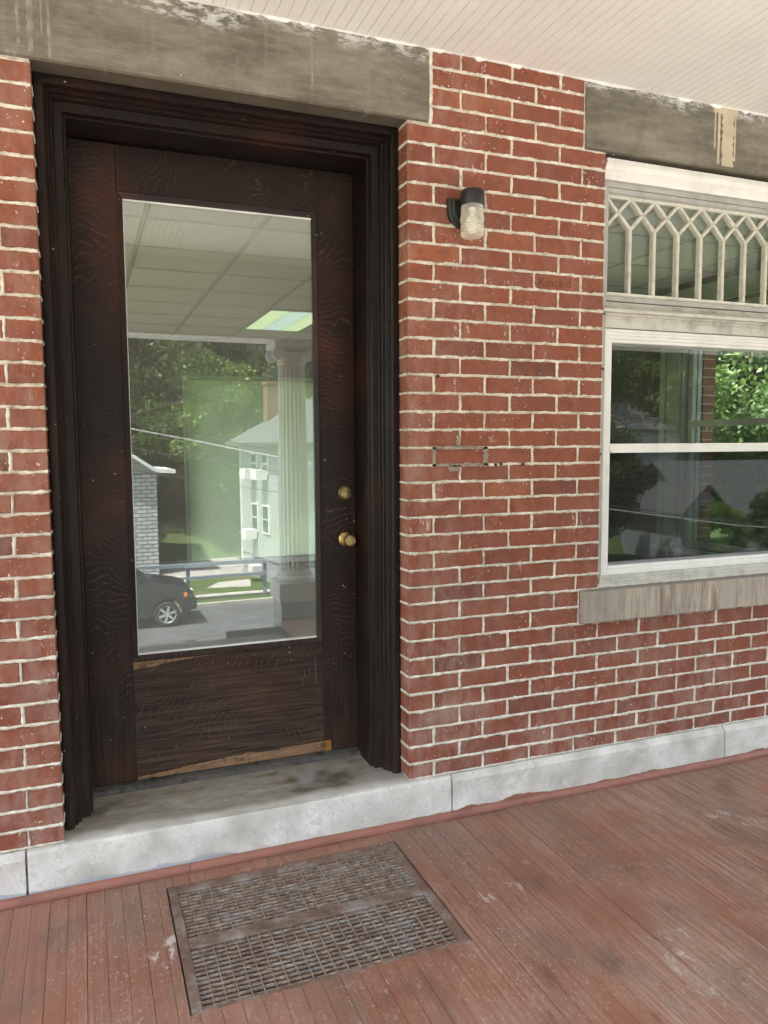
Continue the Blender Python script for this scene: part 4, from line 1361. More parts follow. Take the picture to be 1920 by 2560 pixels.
st = thing('front_steps', 'brick edged concrete steps dropping from the porch edge', 'steps', (-1.1, -2.3, -1.2))
b = MB()
for k in range(5):
    b.box(-2.35, 0.27, -2.62 - 0.3 * k, -2.302 - 0.3 * k if k == 0 else -2.32 - 0.3 * k + 0.02, -3.0, -0.18 - 0.2 * k)
b.build('tread', M['concrete'], st)
b = MB()
x = -2.35
while x < 0.2:
    b.box(x, x + 0.096, -2.45, -2.302, -0.178, -0.006); x += 0.104
b.build('brick_nosing', plain('paver_brick', (0.23, 0.19, 0.17), 0.85), st)

# ------------------------------------------------------------------ room behind the glass
RZ = 2.65
b = MB()
b.box(-3.0, 3.14, 0.36, 6.2, -0.15, 0.0)
tag(b.build('room_floor', M['carpet']), 'dark floor of the empty room', 'floor', kind='structure')
b = MB(); b.box(-3.0, 3.14, 0.36, 6.2, RZ + 0.004, RZ + 0.03)
rc = b.build('room_ceiling', M['tile'])
tag(rc, 'suspended tile ceiling of the room', 'ceiling', kind='structure')
b = MB()
k = 0
TX = -0.175; TY = 1.67
x = TX - 0.61 * 4
while x < 3.1:
    b.box(x - 0.012, x + 0.012, 0.37, 6.18, RZ - 0.001, RZ + 0.003); x += 0.61
y = TY - 0.61 * 2
while y < 6.2:
    b.box(-2.95, 3.12, y - 0.012, y + 0.012, RZ - 0.0025, RZ - 0.0012); y += 0.61
b.build('ceiling_grid', M['tgrid'], rc)
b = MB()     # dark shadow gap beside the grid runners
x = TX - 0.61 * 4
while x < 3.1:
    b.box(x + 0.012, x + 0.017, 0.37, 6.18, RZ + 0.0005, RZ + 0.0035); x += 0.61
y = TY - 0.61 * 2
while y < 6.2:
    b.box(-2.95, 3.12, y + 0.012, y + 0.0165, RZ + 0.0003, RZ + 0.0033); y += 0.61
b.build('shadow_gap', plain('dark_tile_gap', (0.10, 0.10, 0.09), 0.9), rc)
b = MB()
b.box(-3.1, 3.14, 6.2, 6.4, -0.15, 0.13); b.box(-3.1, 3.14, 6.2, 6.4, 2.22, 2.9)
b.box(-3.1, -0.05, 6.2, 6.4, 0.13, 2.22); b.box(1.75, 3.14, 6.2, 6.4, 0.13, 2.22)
b.box(-3.2, -3.0, 0.36, 1.2, -0.15, 2.9); b.box(-3.2, -3.0, 5.4, 6.4, -0.15, 2.9); b.box(-3.2, -3.0, 1.2, 5.4, -0.15, 0.5); b.box(-3.2, -3.0, 1.2, 5.4, 2.3, 2.9)  # unseen left wall opening added so daylight brightens the room
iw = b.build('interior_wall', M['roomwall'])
tag(iw, 'dark interior walls of the room', 'wall', kind='structure')
# side wall with window
sw = thing('side_wall', 'side wall of the room holding the far sash window', 'wall', (3.3, 3.2, 0))
SY0, SY1, SZ0, SZ1 = 0.95, 2.06, 0.66, 2.45
b = MB()
b.box(3.14, 3.34, 0.36, SY0, -4.0, 3.3); b.box(3.14, 3.34, SY1, 6.4, -4.0, 3.3)
b.box(3.14, 3.34, SY0, SY1, -4.0, SZ0); b.box(3.14, 3.34, SY0, SY1, SZ1, 3.3)
b.build('plaster', M['roomwall'], sw)
b = MB()
b.box(3.341, 3.45, 0.36, SY0 + 0.05, -4, 3.3); b.box(3.341, 3.45, SY1 - 0.02, 6.4, -4, 3.3); b.box(3.341, 3.45, SY0, SY1, -4, SZ0 - 0.02); b.box(3.341, 3.45, SY0, SY1, SZ1, 3.3)
z = -0.5
bb = MB()
while z < 3.2:
    bb.ct = rnd.random(); bb.cbox(3.335, 3.455, SY1 - 0.030, SY1 + 0.08, z, z + 0.058, 0.002)
    z += 0.0685
b.build('brick_backing', M['mortar'], sw)
bb.build('brick_jamb', M['brick'], sw)
sws = thing('side_window', 'far side window seen through the front window, trees beyond it', 'window', (3.15, 1.5, 0.66))
b = MB()
for (y0, y1, d_) in ((SY1 - 0.01, SY1 + 0.17, 0.028), (SY1 + 0.12, SY1 + 0.18, 0.040), (SY0 - 0.15, SY0 + 0.01, 0.028)):
    b.box(3.14 - d_, 3.14, y0, y1, SZ0 - 0.02, SZ1 + 0.10)
b.box(3.105, 3.139, SY0 - 0.16, SY1 + 0.18, SZ1 + 0.01, SZ1 + 0.15)
b.build('casing', M['roomlight'], sws)
b = MB(); b.box(3.06, 3.20, SY0 - 0.18, SY1 + 0.2, SZ0 - 0.035, SZ0); b.build('stool', M['roomlight'], sws)
b = MB()
for yy in (SY0, SY1):
    s_ = 1 if yy == SY0 else -1
    b.box(3.14, 3.33, min(yy, yy + s_ * 0.02), max(yy, yy + s_ * 0.02), SZ0, SZ1)
    b.box(3.20, 3.235, min(yy + s_ * 0.02, yy + s_ * 0.065), max(yy + s_ * 0.02, yy + s_ * 0.065), SZ0, SZ1)
    b.box(3.26, 3.29, min(yy + s_ * 0.02, yy + s_ * 0.055), max(yy + s_ * 0.02, yy + s_ * 0.055), SZ0, SZ1)
b.box(3.20, 3.235, SY0 + 0.02, SY1 - 0.02, SZ0, SZ0 + 0.05)
b.box(3.195, 3.240, SY0 + 0.02, SY1 - 0.02, 1.580, 1.625)
b.box(3.20, 3.235, SY0 + 0.02, SY1 - 0.02, SZ1 - 0.05, SZ1)
b.build('sash', M['alu'], sws)
b = MB(); b.box(3.216, 3.219, SY0 + 0.05, SY1 - 0.05, SZ0 + 0.03, SZ1 - 0.03); b.build('pane', M['glass_plain'], sws)
# back window
bw = thing('back_window', 'pale green lit window in the back wall seen through the door glass', 'window', (0.85, 6.25, 0.13))
b = MB(); sweep_frame(b, [(0.0, 6.30), (0.0, 6.19), (0.01, 6.185), (0.045, 6.185), (0.05, 6.20), (0.05, 6.30)], -0.07, 1.77, 0.10, 2.24, True); b.build('casing', M['roomlight'], bw)
b = MB(); b.box(-0.10, 1.80, 6.10, 6.20, 0.09, 0.125); b.build('stool', M['whitepaint'], bw)
nb = N('dirty_back_glass')
tl = nb.nd('BsdfTranslucent'); tl.inputs[0].default_value = (0.90, 0.93, 0.86, 1)
tr_ = nb.nd('BsdfTransparent'); tr_.inputs[0].default_value = (0.55, 0.58, 0.52, 1)
mx = nb.nd('MixShader'); mx.inputs[0].default_value = 0.5
nb.t.links.new(tr_.outputs[0], mx.inputs[1]); nb.t.links.new(tl.outputs[0], mx.inputs[2]); nb.t.links.new(mx.outputs[0], nb.out.inputs[0])
b = MB(); b.box(-0.05, 1.75, 6.245, 6.25, 0.12, 2.22); b.build('pane', nb.m, bw)
# ceiling light
lt = thing('ceiling_light', 'fluorescent ceiling light with a gridded lens in the tiled ceiling', 'light', (0.74, 4.72, RZ))
b = MB()
fx0, fx1, fy0, fy1 = 0.447, 1.033, 4.12, 5.31
for (a, c, d, e) in ((fx0, fx0 + 0.018, fy0, fy1), (fx1 - 0.018, fx1, fy0, fy1), (fx0, fx1, fy0, fy0 + 0.018), (fx0, fx1, fy1 - 0.018, fy1)):
    b.box(a, c, d, e, RZ - 0.012, RZ + 0.002)
b.build('frame', M['tgrid'], lt)
ne = N('lit_lens')
p = ne.sep()
u = ne.mth('FRACT', ne.mth('DIVIDE', ne.mth('SUBTRACT', p[0], fx0), 0.195))
v = ne.mth('FRACT', ne.mth('DIVIDE', p[1], 0.15))
gl_ = ne.mth('MINIMUM', ne.step(u, 0.02, 0.06), ne.step(v, 0.03, 0.09))
band = ne.step(ne.mth('ABSOLUTE', ne.mth('SUBTRACT', ne.mth('DIVIDE', ne.mth('SUBTRACT', p[0], fx0), 0.586), 0.5)), 0.15, 0.18)
colr = ne.mix(band, (0.62, 0.86, 0.74), (0.74, 0.92, 0.50))
colr = ne.mix(ne.mth('SUBTRACT', 1.0, gl_), colr, (0.28, 0.36, 0.26))
em = ne.nd('Emission'); em.inputs[1].default_value = 0.17
ne.t.links.new(colr, em.inputs[0]); ne.t.links.new(em.outputs[0], ne.out.inputs[0])
b = MB(); b.box(fx0 + 0.018, fx1 - 0.018, fy0 + 0.018, fy1 - 0.018, RZ - 0.008, RZ - 0.006); b.build('lens', ne.m, lt)
# main roof over the room; unseen rear eave added to shade back pane
b = MB(); b.box(-3.2, 3.6, 0.30, 7.7, 2.95, 3.4)
tag(b.build('house_roof', M['shingle']), 'flat roof over the room', 'roof', kind='structure')

# ------------------------------------------------------------------ ground, street
def gz(x, y):
    if y > -2.3: base = -1.2 + 0 * x
    elif y > -5: base = -1.2 - 0.1 * (-2.3 - y)
    elif y > -13.5:
        t = (-5 - y) / 8.5; base = -1.47 - 2.38 * (t * t * (3 - 2 * t)) ** 0.9
    elif y > -33: base = -3.85
    else:
        t = (-33 - y); base = -3.85 + min(14.0, 0.42 * t) * (1 if t > 0 else 0)
    if y < -33 and x > 22: base = base - min(1, (x - 22) / 20) * (base + 3.85) * 0.4
    return base
gm = N('grass_ground', 0.95, 0.2)
a_ = gm.noise(0.5, 5, 0.65); b_ = gm.noise(9, 4, 0.7)
c_ = gm.ramp(b_, [(0.3, (0.030, 0.060, 0.014)), (0.7, (0.085, 0.130, 0.030))])
c_ = gm.mix(gm.mth('MULTIPLY', gm.step(a_, 0.5, 0.65), 0.5), c_, (0.16, 0.13, 0.08))
y_ = gm.sep()[1]
hillm = gm.mth('SUBTRACT', 1.0, gm.step(y_, -36.0, -33.0))
c_ = gm.mix(gm.mth('MULTIPLY', hillm, gm.step(b_, 0.35, 0.6)), c_, (0.13, 0.105, 0.075))
gmat = gm.done(c_, None, gm.bump(b_, 1.0, 0.05))
gxs = [-900, -300, -120, -60] + [-40 + 2.5 * i for i in range(45)] + [90, 160, 300, 900]
gys = [900, 300, 120, 60, 30, 15, 8, 2, -2.2, -2.4, -3.5, -5, -6, -7, -8, -9, -10, -11, -12, -13, -13.5, -15, -20, -26, -33] + [-33 - 2.5 * i for i in range(1, 17)] + [-120, -300, -900]
vs = []
for y in gys:
    for x in gxs:
        z = gz(x, y)
        if y < -33.5 and y > -90: z += 0.5 * math.sin(x * 0.21 + y * 0.33)
        vs.append((x, y, z))
nx = len(gxs); fs = []
for j in range(len(gys) - 1):
    for i in range(nx - 1):
        fs.append((j * nx + i, j * nx + i + 1, (j + 1) * nx + i + 1, (j + 1) * nx + i))
b = MB(); b.add(vs, fs)
tag(b.build('ground', gmat, smooth=True), kind='structure')
b = MB()  # unseen pale paving added to bounce sunlight up onto the porch ceiling
n = 20; vs = []
for i in range(n + 1):
    y = -3.95 - i * 0.48
    for x in (-22, 24): vs.append((x, y, gz(x, y) + 0.06))
b.add(vs, [(2 * i, 2 * i + 1, 2 * i + 3, 2 * i + 2) for i in range(n)])
tag(b.build('bounce_paving', plain('pale_bounce_concrete', (0.50, 0.465, 0.42), 0.9, 0.12, 2)), kind='structure')
b = MB(); b.box(-150, 150, -22.1, -13.6, -3.9, -3.835)
tag(b.build('road', M['asphalt']), kind='structure')
b = MB()
rr = random.Random(5)
def crack(pts, w_):
    for p0, p1 in zip(pts[:-1], pts[1:]):
        b.bar((p0[0], p0[1], -3.833), (p1[0], p1[1], -3.833), w_ * rr.uniform(0.6, 1.5), 0.004)
crack([(-6 + i * 0.5, -17.9 + 0.25 * math.sin(i * 0.6) + rr.uniform(-0.06, 0.06), 0) for i in range(50)], 0.07)
crack([(1.4 + 0.16 * i, -17.8 + 0.22 * i + rr.uniform(-0.06, 0.06), 0) for i in range(6)], 0.14)
crack([(4.0 + 0.05 * i, -17.8 + 0.2 * i, 0) for i in range(6)], 0.1)
b.build('tar_crack', M['crack'], bpy.data.objects['road'])
b = MB(); b.box(-150, 150, -22.25, -22.1, -3.9, -3.72)
tag(b.build('curb', M['concrete']), kind='structure')
b = MB(); b.box(-150, 150, -24.1, -23.55, -3.86, -3.80)
tag(b.build('sidewalk', M['concrete']), kind='structure')
b = MB(); b.add([(-40, -29.0, -3.842), (5.2, -28.0, -3.842), (5.6, -33.2, -3.842), (-40, -34.6, -3.842)], [(0, 1, 2, 3)])
b.add([(3.0, -25.5, -3.842), (4.6, -25.2, -3.842), (4.9, -26.8, -3.842), (3.6, -26.6, -3.842)], [(0, 1, 2, 3)])
tag(b.build('gravel_lot', M['gravel']), kind='structure')

# ------------------------------------------------------------------ guard rail
gt = thing('guard_rail', 'blue grey two rail pipe fence beside the street, mirrored in the door glass', 'railing', (2, -23.3, -3.85))
b = MB(); b.box(-14, 4.8, -23.36, -23.24, -2.66, -2.54); b.build('rail', M['railpaint'], gt)
b = MB(); b.box(-14, 4.8, -23.34, -23.26, -3.11, -3.00); b.build('rail', M['railpaint'], gt)
for x in (-13, -10, -7.2, -4.2, -1.0, 2.1, 4.75):
    b = MB(); b.box(x - 0.06, x + 0.06, -23.46, -23.365, -3.86, -2.60); b.build('post', M['railpaint'], gt)

# ------------------------------------------------------------------ vehicles
def suv(label, loc, rot, grp=None):
    t = thing('parked_suv', label, 'car', (0, 0, 0), group=grp)
    # profile (x forward, z up), ground at z = 0; length from -2.85 to 1.9 with the front wheel at x = 1.03
    low = [(1.82, 0.55), (1.84, 0.72), (1.80, 0.86), (1.77, 1.04), (1.66, 1.13), (1.35, 1.23), (0.55, 1.36), (-2.70, 1.38), (-2.80, 1.20), (-2.80, 0.50), (-2.55, 0.42)]
    arch = []
    def arc(cx, r):
        return [(cx + r * math.cos(a), 0.38 + r * math.sin(a)) for a in [math.pi * k / 12 for k in range(13)]]
    bottom = [(-2.25, 0.34)] + [p for p in arc(-1.80, 0.46)][::-1] + [(-1.2, 0.30), (0.50, 0.30)] + [p for p in arc(1.03, 0.46)][::-1] + [(1.55, 0.36)]
    body = low + bottom
    b = MB()
    def wf(z): return 0.90 if z < 1.1 else 0.90 - 0.10 * (z - 1.1)
    nb_ = len(body)
    b.add([(x, -wf(z), z) for x, z in body] + [(x, wf(z), z) for x, z in body], [tuple(range(nb_)), tuple(range(2 * nb_ - 1, nb_ - 1, -1))] + [(i, i + nb_, (i + 1) % nb_ + nb_, (i + 1) % nb_) for i in range(nb_)])
    b.build('body', M['carpaint'], t, bevel=0.03)
    b = MB()
    cab = [(0.55, 1.35), (-0.10, 1.84), (-0.5, 1.90), (-2.35, 1.90), (-2.60, 1.80), (-2.70, 1.35)]
    def cw(z): return 0.86 if z < 1.4 else 0.72
    n = len(cab)
    b.add([(x, -cw(z), z) for x, z in cab] + [(x, cw(z), z) for x, z in cab], [tuple(range(n)), tuple(range(2 * n - 1, n - 1, -1))] + [(i, i + n, (i + 1) % n + n, (i + 1) % n) for i in range(n)])
    b.build('cabin', M['carpaint'], t, bevel=0.03)
    for sy in (-1, 1):
        for wl in ([(0.36, 1.41), (-0.12, 1.78), (-0.72, 1.82), (-0.72, 1.41)], [(-0.80, 1.41), (-0.80, 1.82), (-1.70, 1.82), (-1.74, 1.41)], [(-1.82, 1.41), (-1.80, 1.82), (-2.40, 1.80), (-2.50, 1.41)]):
            b = MB()
            vs = []
            for (x, z) in wl:
                yy = 0.86 - 0.14 * (z - 1.35) / 0.50 + 0.008
                vs.append((x, sy * yy, z))
            vs2 = [(x, y - sy * 0.02, z) for x, y, z in vs]
            b.add(vs + vs2, [(0, 1, 2, 3), (7, 6, 5, 4), (0, 1, 5, 4), (1, 2, 6, 5), (2, 3, 7, 6), (3, 0, 4, 7)])
            b.build('side_window', M['darkwin'], t)
        b = MB(); b.cbox(0.16, 0.30, sy * 0.90 - 0.09, sy * 0.90 + 0.09, 1.33, 1.52, 0.03); b.build('mirror', M['carpaint'], t)
        b = MB(); b.cbox(1.62, 1.78, sy * 0.76 - 0.13, sy * 0.76 + 0.13, 0.88, 1.08, 0.02); b.build('headlight', M['headlens'], t)
        b = MB(); b.cbox(1.52, 1.62, sy * 0.885 - 0.03, sy * 0.885 + 0.03, 0.86, 0.99, 0.01); b.build('turn_signal', M['amberlens'], t)
        for cx in (1.03, -1.80):
            b = MB(); b.lathe([(0.24, -0.11), (0.36, -0.11), (0.378, -0.08), (0.378, 0.08), (0.36, 0.11), (0.27, 0.115), (0.24, 0.09)], (cx, sy * 0.80, 0.378), (0, sy, 0), 36, cap=False)
            wh = b.build('wheel', M['tyre'], t, smooth=True)
            b = MB(); b.lathe([(0.27, 0.10), (0.255, 0.112), (0.24, 0.09), (0.24, -0.02)], (cx, sy * 0.80, 0.378), (0, sy, 0), 36, cap=False)
            b.lathe([(0.075, 0.05), (0.07, 0.095), (0.03, 0.10)], (cx, sy * 0.80, 0.378), (0, sy, 0), 20)
            for k in range(6):
                a = 2 * math.pi * k / 6 + 0.3
                yy = sy * 0.885
                b.bar((cx + 0.05 * math.cos(a), yy, 0.378 + 0.05 * math.sin(a)), (cx + 0.25 * math.cos(a), yy, 0.378 + 0.25 * math.sin(a)), 0.075, 0.03, (0, 1, 0))
            b.build('rim', M['alloy'], wh, smooth=True, angle=30)
            b = MB(); b.lathe([(0.235, 0.0), (0.235, 0.01)], (cx, sy * 0.80, 0.378), (0, sy, 0), 30); b.build('brake_shadow', M['plastic'], wh)
    b = MB(); b.cbox(1.62, 1.90, -0.88, 0.88, 0.46, 0.82, 0.05); b.cbox(1.52, 1.72, -0.90, 0.90, 0.36, 0.52, 0.04); b.build('bumper', M['plastic'], t)
    b = MB()
    ws = [(0.50, 1.29), (-0.12, 1.70)]
    b.add([(0.54, -0.76, 1.375), (0.54, 0.76, 1.375), (-0.06, 0.66, 1.825), (-0.06, -0.66, 1.825)], [(0, 1, 2, 3)]); b.build('windscreen', M['darkwin'], t)
    for sy in (-1, 1):
        b = MB(); b.box(-1.2, 0.45, sy * 0.903 - 0.012, sy * 0.903 + 0.012, 0.62, 0.70)
        b.build('side_moulding', M['carpaint'], t)
    t.location = loc; t.rotation_euler = (0, 0, rot)
    return t
suv1 = suv('dark grey suv parked at the kerb, mirrored low in the door glass', (0.0, -20.55, -3.835), 0)
s2 = copy_tree(suv1)
s2.location = (6.75, -35.6, -3.8); s2.rotation_euler = (0, 0, R(92))
s2['label'] = 'small dark parked car half hidden behind the white clapboard house'
s2['group'] = 'cars parked across the street'; suv1['group'] = 'cars parked across the street'

# ------------------------------------------------------------------ buildings across the street
h = thing('clapboard_house', 'tall white clapboard house with grey roof and brick chimney behind the mirrored column', 'house', (5.55, -24.5, -3.85))
hx0, hx1, hy0, hy1 = 5.55, 14.0, -28.75, -24.5
b = MB(); b.box(hx0, hx1, hy0, hy1, -2.95, 1.60); b.build('wall', M['siding'], h)
b = MB(); b.box(hx0 + 0.05, hx1 - 0.05, hy0 + 0.05, hy1 - 0.05, -3.9, -2.95); b.build('foundation', M['found'], h)
b = MB()
ex0, ex1, ey0, ey1 = hx0 - 0.5, hx1 + 0.5, hy0 - 0.5, hy1 + 0.5
b.add([(ex0, ey0, 1.55), (ex1, ey0, 1.55), (ex1, ey1, 1.55), (ex0, ey1, 1.55), (ex0 + 2.6, (ey0 + ey1) / 2, 3.3), (ex1 - 2.6, (ey0 + ey1) / 2, 3.3), (ex0, ey0, 1.43), (ex1, ey0, 1.43), (ex1, ey1, 1.43), (ex0, ey1, 1.43)],
      [(0, 4, 3), (1, 2, 5), (0, 1, 5, 4), (2, 3, 4, 5), (0, 3, 9, 6), (1, 0, 6, 7), (2, 1, 7, 8), (3, 2, 8, 9), (6, 9, 8, 7)])
rf = b.build('roof', M['shingle'], h)
b = MB(); b.box(6.3, 6.75, -28.0, -27.5, 1.6, 3.9); b.box(6.25, 6.8, -28.05, -27.45, 3.9, 4.05); b.build('chimney', M['redbrick'], rf)
def hwin(parent, y, z0, z1, x=hx0, wdt=0.75):
    b = MB(); b.box(x - 0.06, x + 0.02, y - wdt / 2, y + wdt / 2, z0, z1); f_ = b.build('window', M['whitepaint'], parent)
    zm = (z0 + z1) / 2
    b = MB(); b.box(x - 0.075, x - 0.05, y - wdt / 2 + 0.09, y + wdt / 2 - 0.09, z0 + 0.08, zm - 0.03); b.box(x - 0.075, x - 0.05, y - wdt / 2 + 0.09, y + wdt / 2 - 0.09, zm + 0.03, z1 - 0.08)
    b.build('pane', M['darkwin'], f_)
for y in (-27.0, -25.75):
    hwin(h, y, -1.95, -0.80); hwin(h, y, 0.35, 1.15, wdt=0.7)
def acu(parent, y, z):
    b = MB(); b.box(hx0 - 0.5, hx0 - 0.05, y - 0.3, y + 0.3, z, z + 0.38); b.build('air_conditioner', M['whitepaint'], parent)
acu(h, -27.1, -2.25); acu(h, -27.1, 0.15); acu(h, -25.8, 0.15); acu(h, -26.4, -3.6)
for x in (7.2, 9.2, 11.2):
    for z0, z1 in ((-2.2, -0.8), (0.1, 1.4)):
        b = MB(); b.box(x, x + 0.85, hy1 - 0.02, hy1 + 0.06, z0, z1); f_ = b.build('window', M['whitepaint'], h)
        b = MB(); b.box(x + 0.1, x + 0.75, hy1 + 0.05, hy1 + 0.075, z0 + 0.1, z1 - 0.1); b.build('pane', M['darkwin'], f_)
b = MB(); b.box(hx0 - 0.06, hx0 + 0.04, hy0 - 0.06, hy0 + 0.04, -3.8, 1.6); b.build('downspout', M['whitepaint'], h)
h.rotation_euler = (0, 0, R(-7.2))

h = thing('white_stone_building', 'white stone building with a curved white eave at the left of the mirrored street', 'building', (-2, -29.3, -3.85))
ns = N('white_stone', 0.85, 0.3)
bt = ns.nd('TexBrick')
ns.put(bt.inputs['Vector'], ns.map((1, 1, 1), rot=(R(90), 0, 0)))
bt.inputs['Scale'].default_value = 1.0
bt.inputs['Brick Width'].default_value = 0.42; bt.inputs['Row Height'].default_value = 0.16; bt.inputs['Mortar Size'].default_value = 0.022
bt.inputs['Color1'].default_value = (0.50, 0.51, 0.50, 1); bt.inputs['Color2'].default_value = (0.38, 0.39, 0.39, 1); bt.inputs['Mortar'].default_value = (0.10, 0.10, 0.10, 1)
ns.t.links.new(bt.outputs['Color'], ns.b.inputs['Base Color'])
b = MB(); b.box(-9, 1.68, -33, -29.3, -3.9, 0.34); b.build('wall', ns.m, h)
b = MB()
arcp = [(-9.0, 2.25), (-6, 2.2), (-3, 2.05), (-1, 1.68), (0.3, 1.25), (0.83, 0.93), (1.19, 0.67), (1.5, 0.46), (1.75, 0.37), (2.38, 0.33)]
poly = [(a, z + 0.15) for a, z in arcp] + [(a, z) for a, z in arcp[::-1]]
n = len(poly)
b.add([(a, -28.8, z) for a, z in poly] + [(a, -33.2, z) for a, z in poly], [(i, (i + 1) % n, (i + 1) % n + n, i + n) for i in range(n)] + [(i, i + 1, n - 2 - i, n - 1 - i) for i in range(len(arcp) - 1)])
b.build('curved_eave', M['whitepaint'], h)
b = MB(); b.add([(a, -29.3, z) for a, z in arcp[:9]] + [(a, -33.0, z) for a, z in arcp[:9]] + [(1.68, -29.3, 0.30), (-9, -29.3, 0.30)], [tuple(range(9)) + (18, 19)])
b.build('gable_infill', M['siding2'], h)

h = thing('gabled_house', 'grey gabled house with a shingle roof among trees, mirrored in the lower window pane', 'house', (27, -24, -3.85))
def gable(h, x0, x1, y0, y1, zb, ze, zr, axis='x'):
    b = MB(); b.box(x0, x1, y0, y1, zb, ze); 
    ym = (y0 + y1) / 2; xm = (x0 + x1) / 2
    if axis == 'x':
        b.add([(x0, y0, ze), (x0, y1, ze), (x0, ym, zr), (x1, y0, ze), (x1, y1, ze), (x1, ym, zr)], [(0, 1, 2), (3, 5, 4), (0, 2, 5, 3), (1, 4, 5, 2)])
    else:
        b.add([(x0, y0, ze), (x1, y0, ze), (xm, y0, zr), (x0, y1, ze), (x1, y1, ze), (xm, y1, zr)], [(0, 1, 2), (3, 5, 4), (0, 2, 5, 3), (1, 4, 5, 2)])
    b.build('wall', M['siding2'], h)
    b = MB(); o_ = 0.35; t_ = 0.12
    if axis == 'x':
        sl = (zr - ze) / (ym - y0)
        for s_, ye in ((-1, y0), (1, y1)):
            b.add([(x0 - o_, ym, zr + t_), (x1 + o_, ym, zr + t_), (x1 + o_, ye + s_ * o_, ze - sl * o_ + t_), (x0 - o_, ye + s_ * o_, ze - sl * o_ + t_),
                   (x0 - o_, ym, zr + 0.01), (x1 + o_, ym, zr + 0.01), (x1 + o_, ye + s_ * o_, ze - sl * o_ + 0.01), (x0 - o_, ye + s_ * o_, ze - sl * o_ + 0.01)], [(0, 1, 2, 3), (4, 7, 6, 5), (2, 6, 7, 3), (0, 3, 7, 4), (1, 5, 6, 2)])
    else:
        sl = (zr - ze) / (xm - x0)
        for s_, xe in ((-1, x0), (1, x1)):
            b.add([(xm, y0 - o_, zr + t_), (xm, y1 + o_, zr + t_), (xe + s_ * o_, y1 + o_, ze - sl * o_ + t_), (xe + s_ * o_, y0 - o_, ze - sl * o_ + t_),
                   (xm, y0 - o_, zr + 0.01), (xm, y1 + o_, zr + 0.01), (xe + s_ * o_, y1 + o_, ze - sl * o_ + 0.01), (xe + s_ * o_, y0 - o_, ze - sl * o_ + 0.01)], [(0, 1, 2, 3), (4, 7, 6, 5), (2, 6, 7, 3), (0, 3, 7, 4), (1, 5, 6, 2)])
    b.build('roof', M['shingle'], h)
gable(h, 23.15, 25.55, -27.5, -23.7, -3.9, -1.55, -0.42, 'y')
gable(h, 24.6, 40, -29.5, -24.3, -3.9, -1.7, 0.45, 'x')
b = MB(); b.box(24.2, 24.6, -23.72, -23.6, -2.4, -1.35); b.build('window', M['darkwin'], h)
h = thing('pale_roofed_house', 'distant house with a pale metal roof behind the trees mirrored in the upper pane', 'house', (27, -35, -3.0))
gable(h, 24.0, 33.0, -38, -32.5, -4.0, 2.4, 4.2, 'x')

# ------------------------------------------------------------------ overhead cables
cables = [((-14, -8.6, 5.32), (16, -8.9, -0.68), 0.9, 0.011, 'cablew', 'pale cable running down to the right, brightest of the mirrored wires'),
          ((-8, -9.6, 0.09), (14, -9.2, 7.8), 0.9, 0.010, 'cable', 'black cable rising to the right across the mirrored trees'),
          ((-14, -9.0, 5.52), (16, -9.3, -0.65), 0.9, 0.009, 'cable', 'black cable just above the pale one across the street'),
          ((-14, -10.4, 4.65), (16, -10.2, -0.5), 0.9, 0.009, 'cable', 'black cable below the pale one, crossing the mirrored house windows'),
          ((-14, -11.9, 4.35), (16, -11.7, -1.0), 0.9, 0.009, 'cable', 'lowest black cable across the mirrored street')]
for a, b_, sag, r_, mt, lab in cables:
    pts = []
    for i in range(25):
        t = i / 24
        pts.append((a[0] + (b_[0] - a[0]) * t, a[1] + (b_[1] - a[1]) * t, a[2] + (b_[2] - a[2]) * t - sag * 4 * t * (1 - t)))
    b = MB(); b.tube(pts, r_, 5)
    tag(b.build('overhead_cable', M[mt]), lab, 'cable', group='overhead cables across the street')

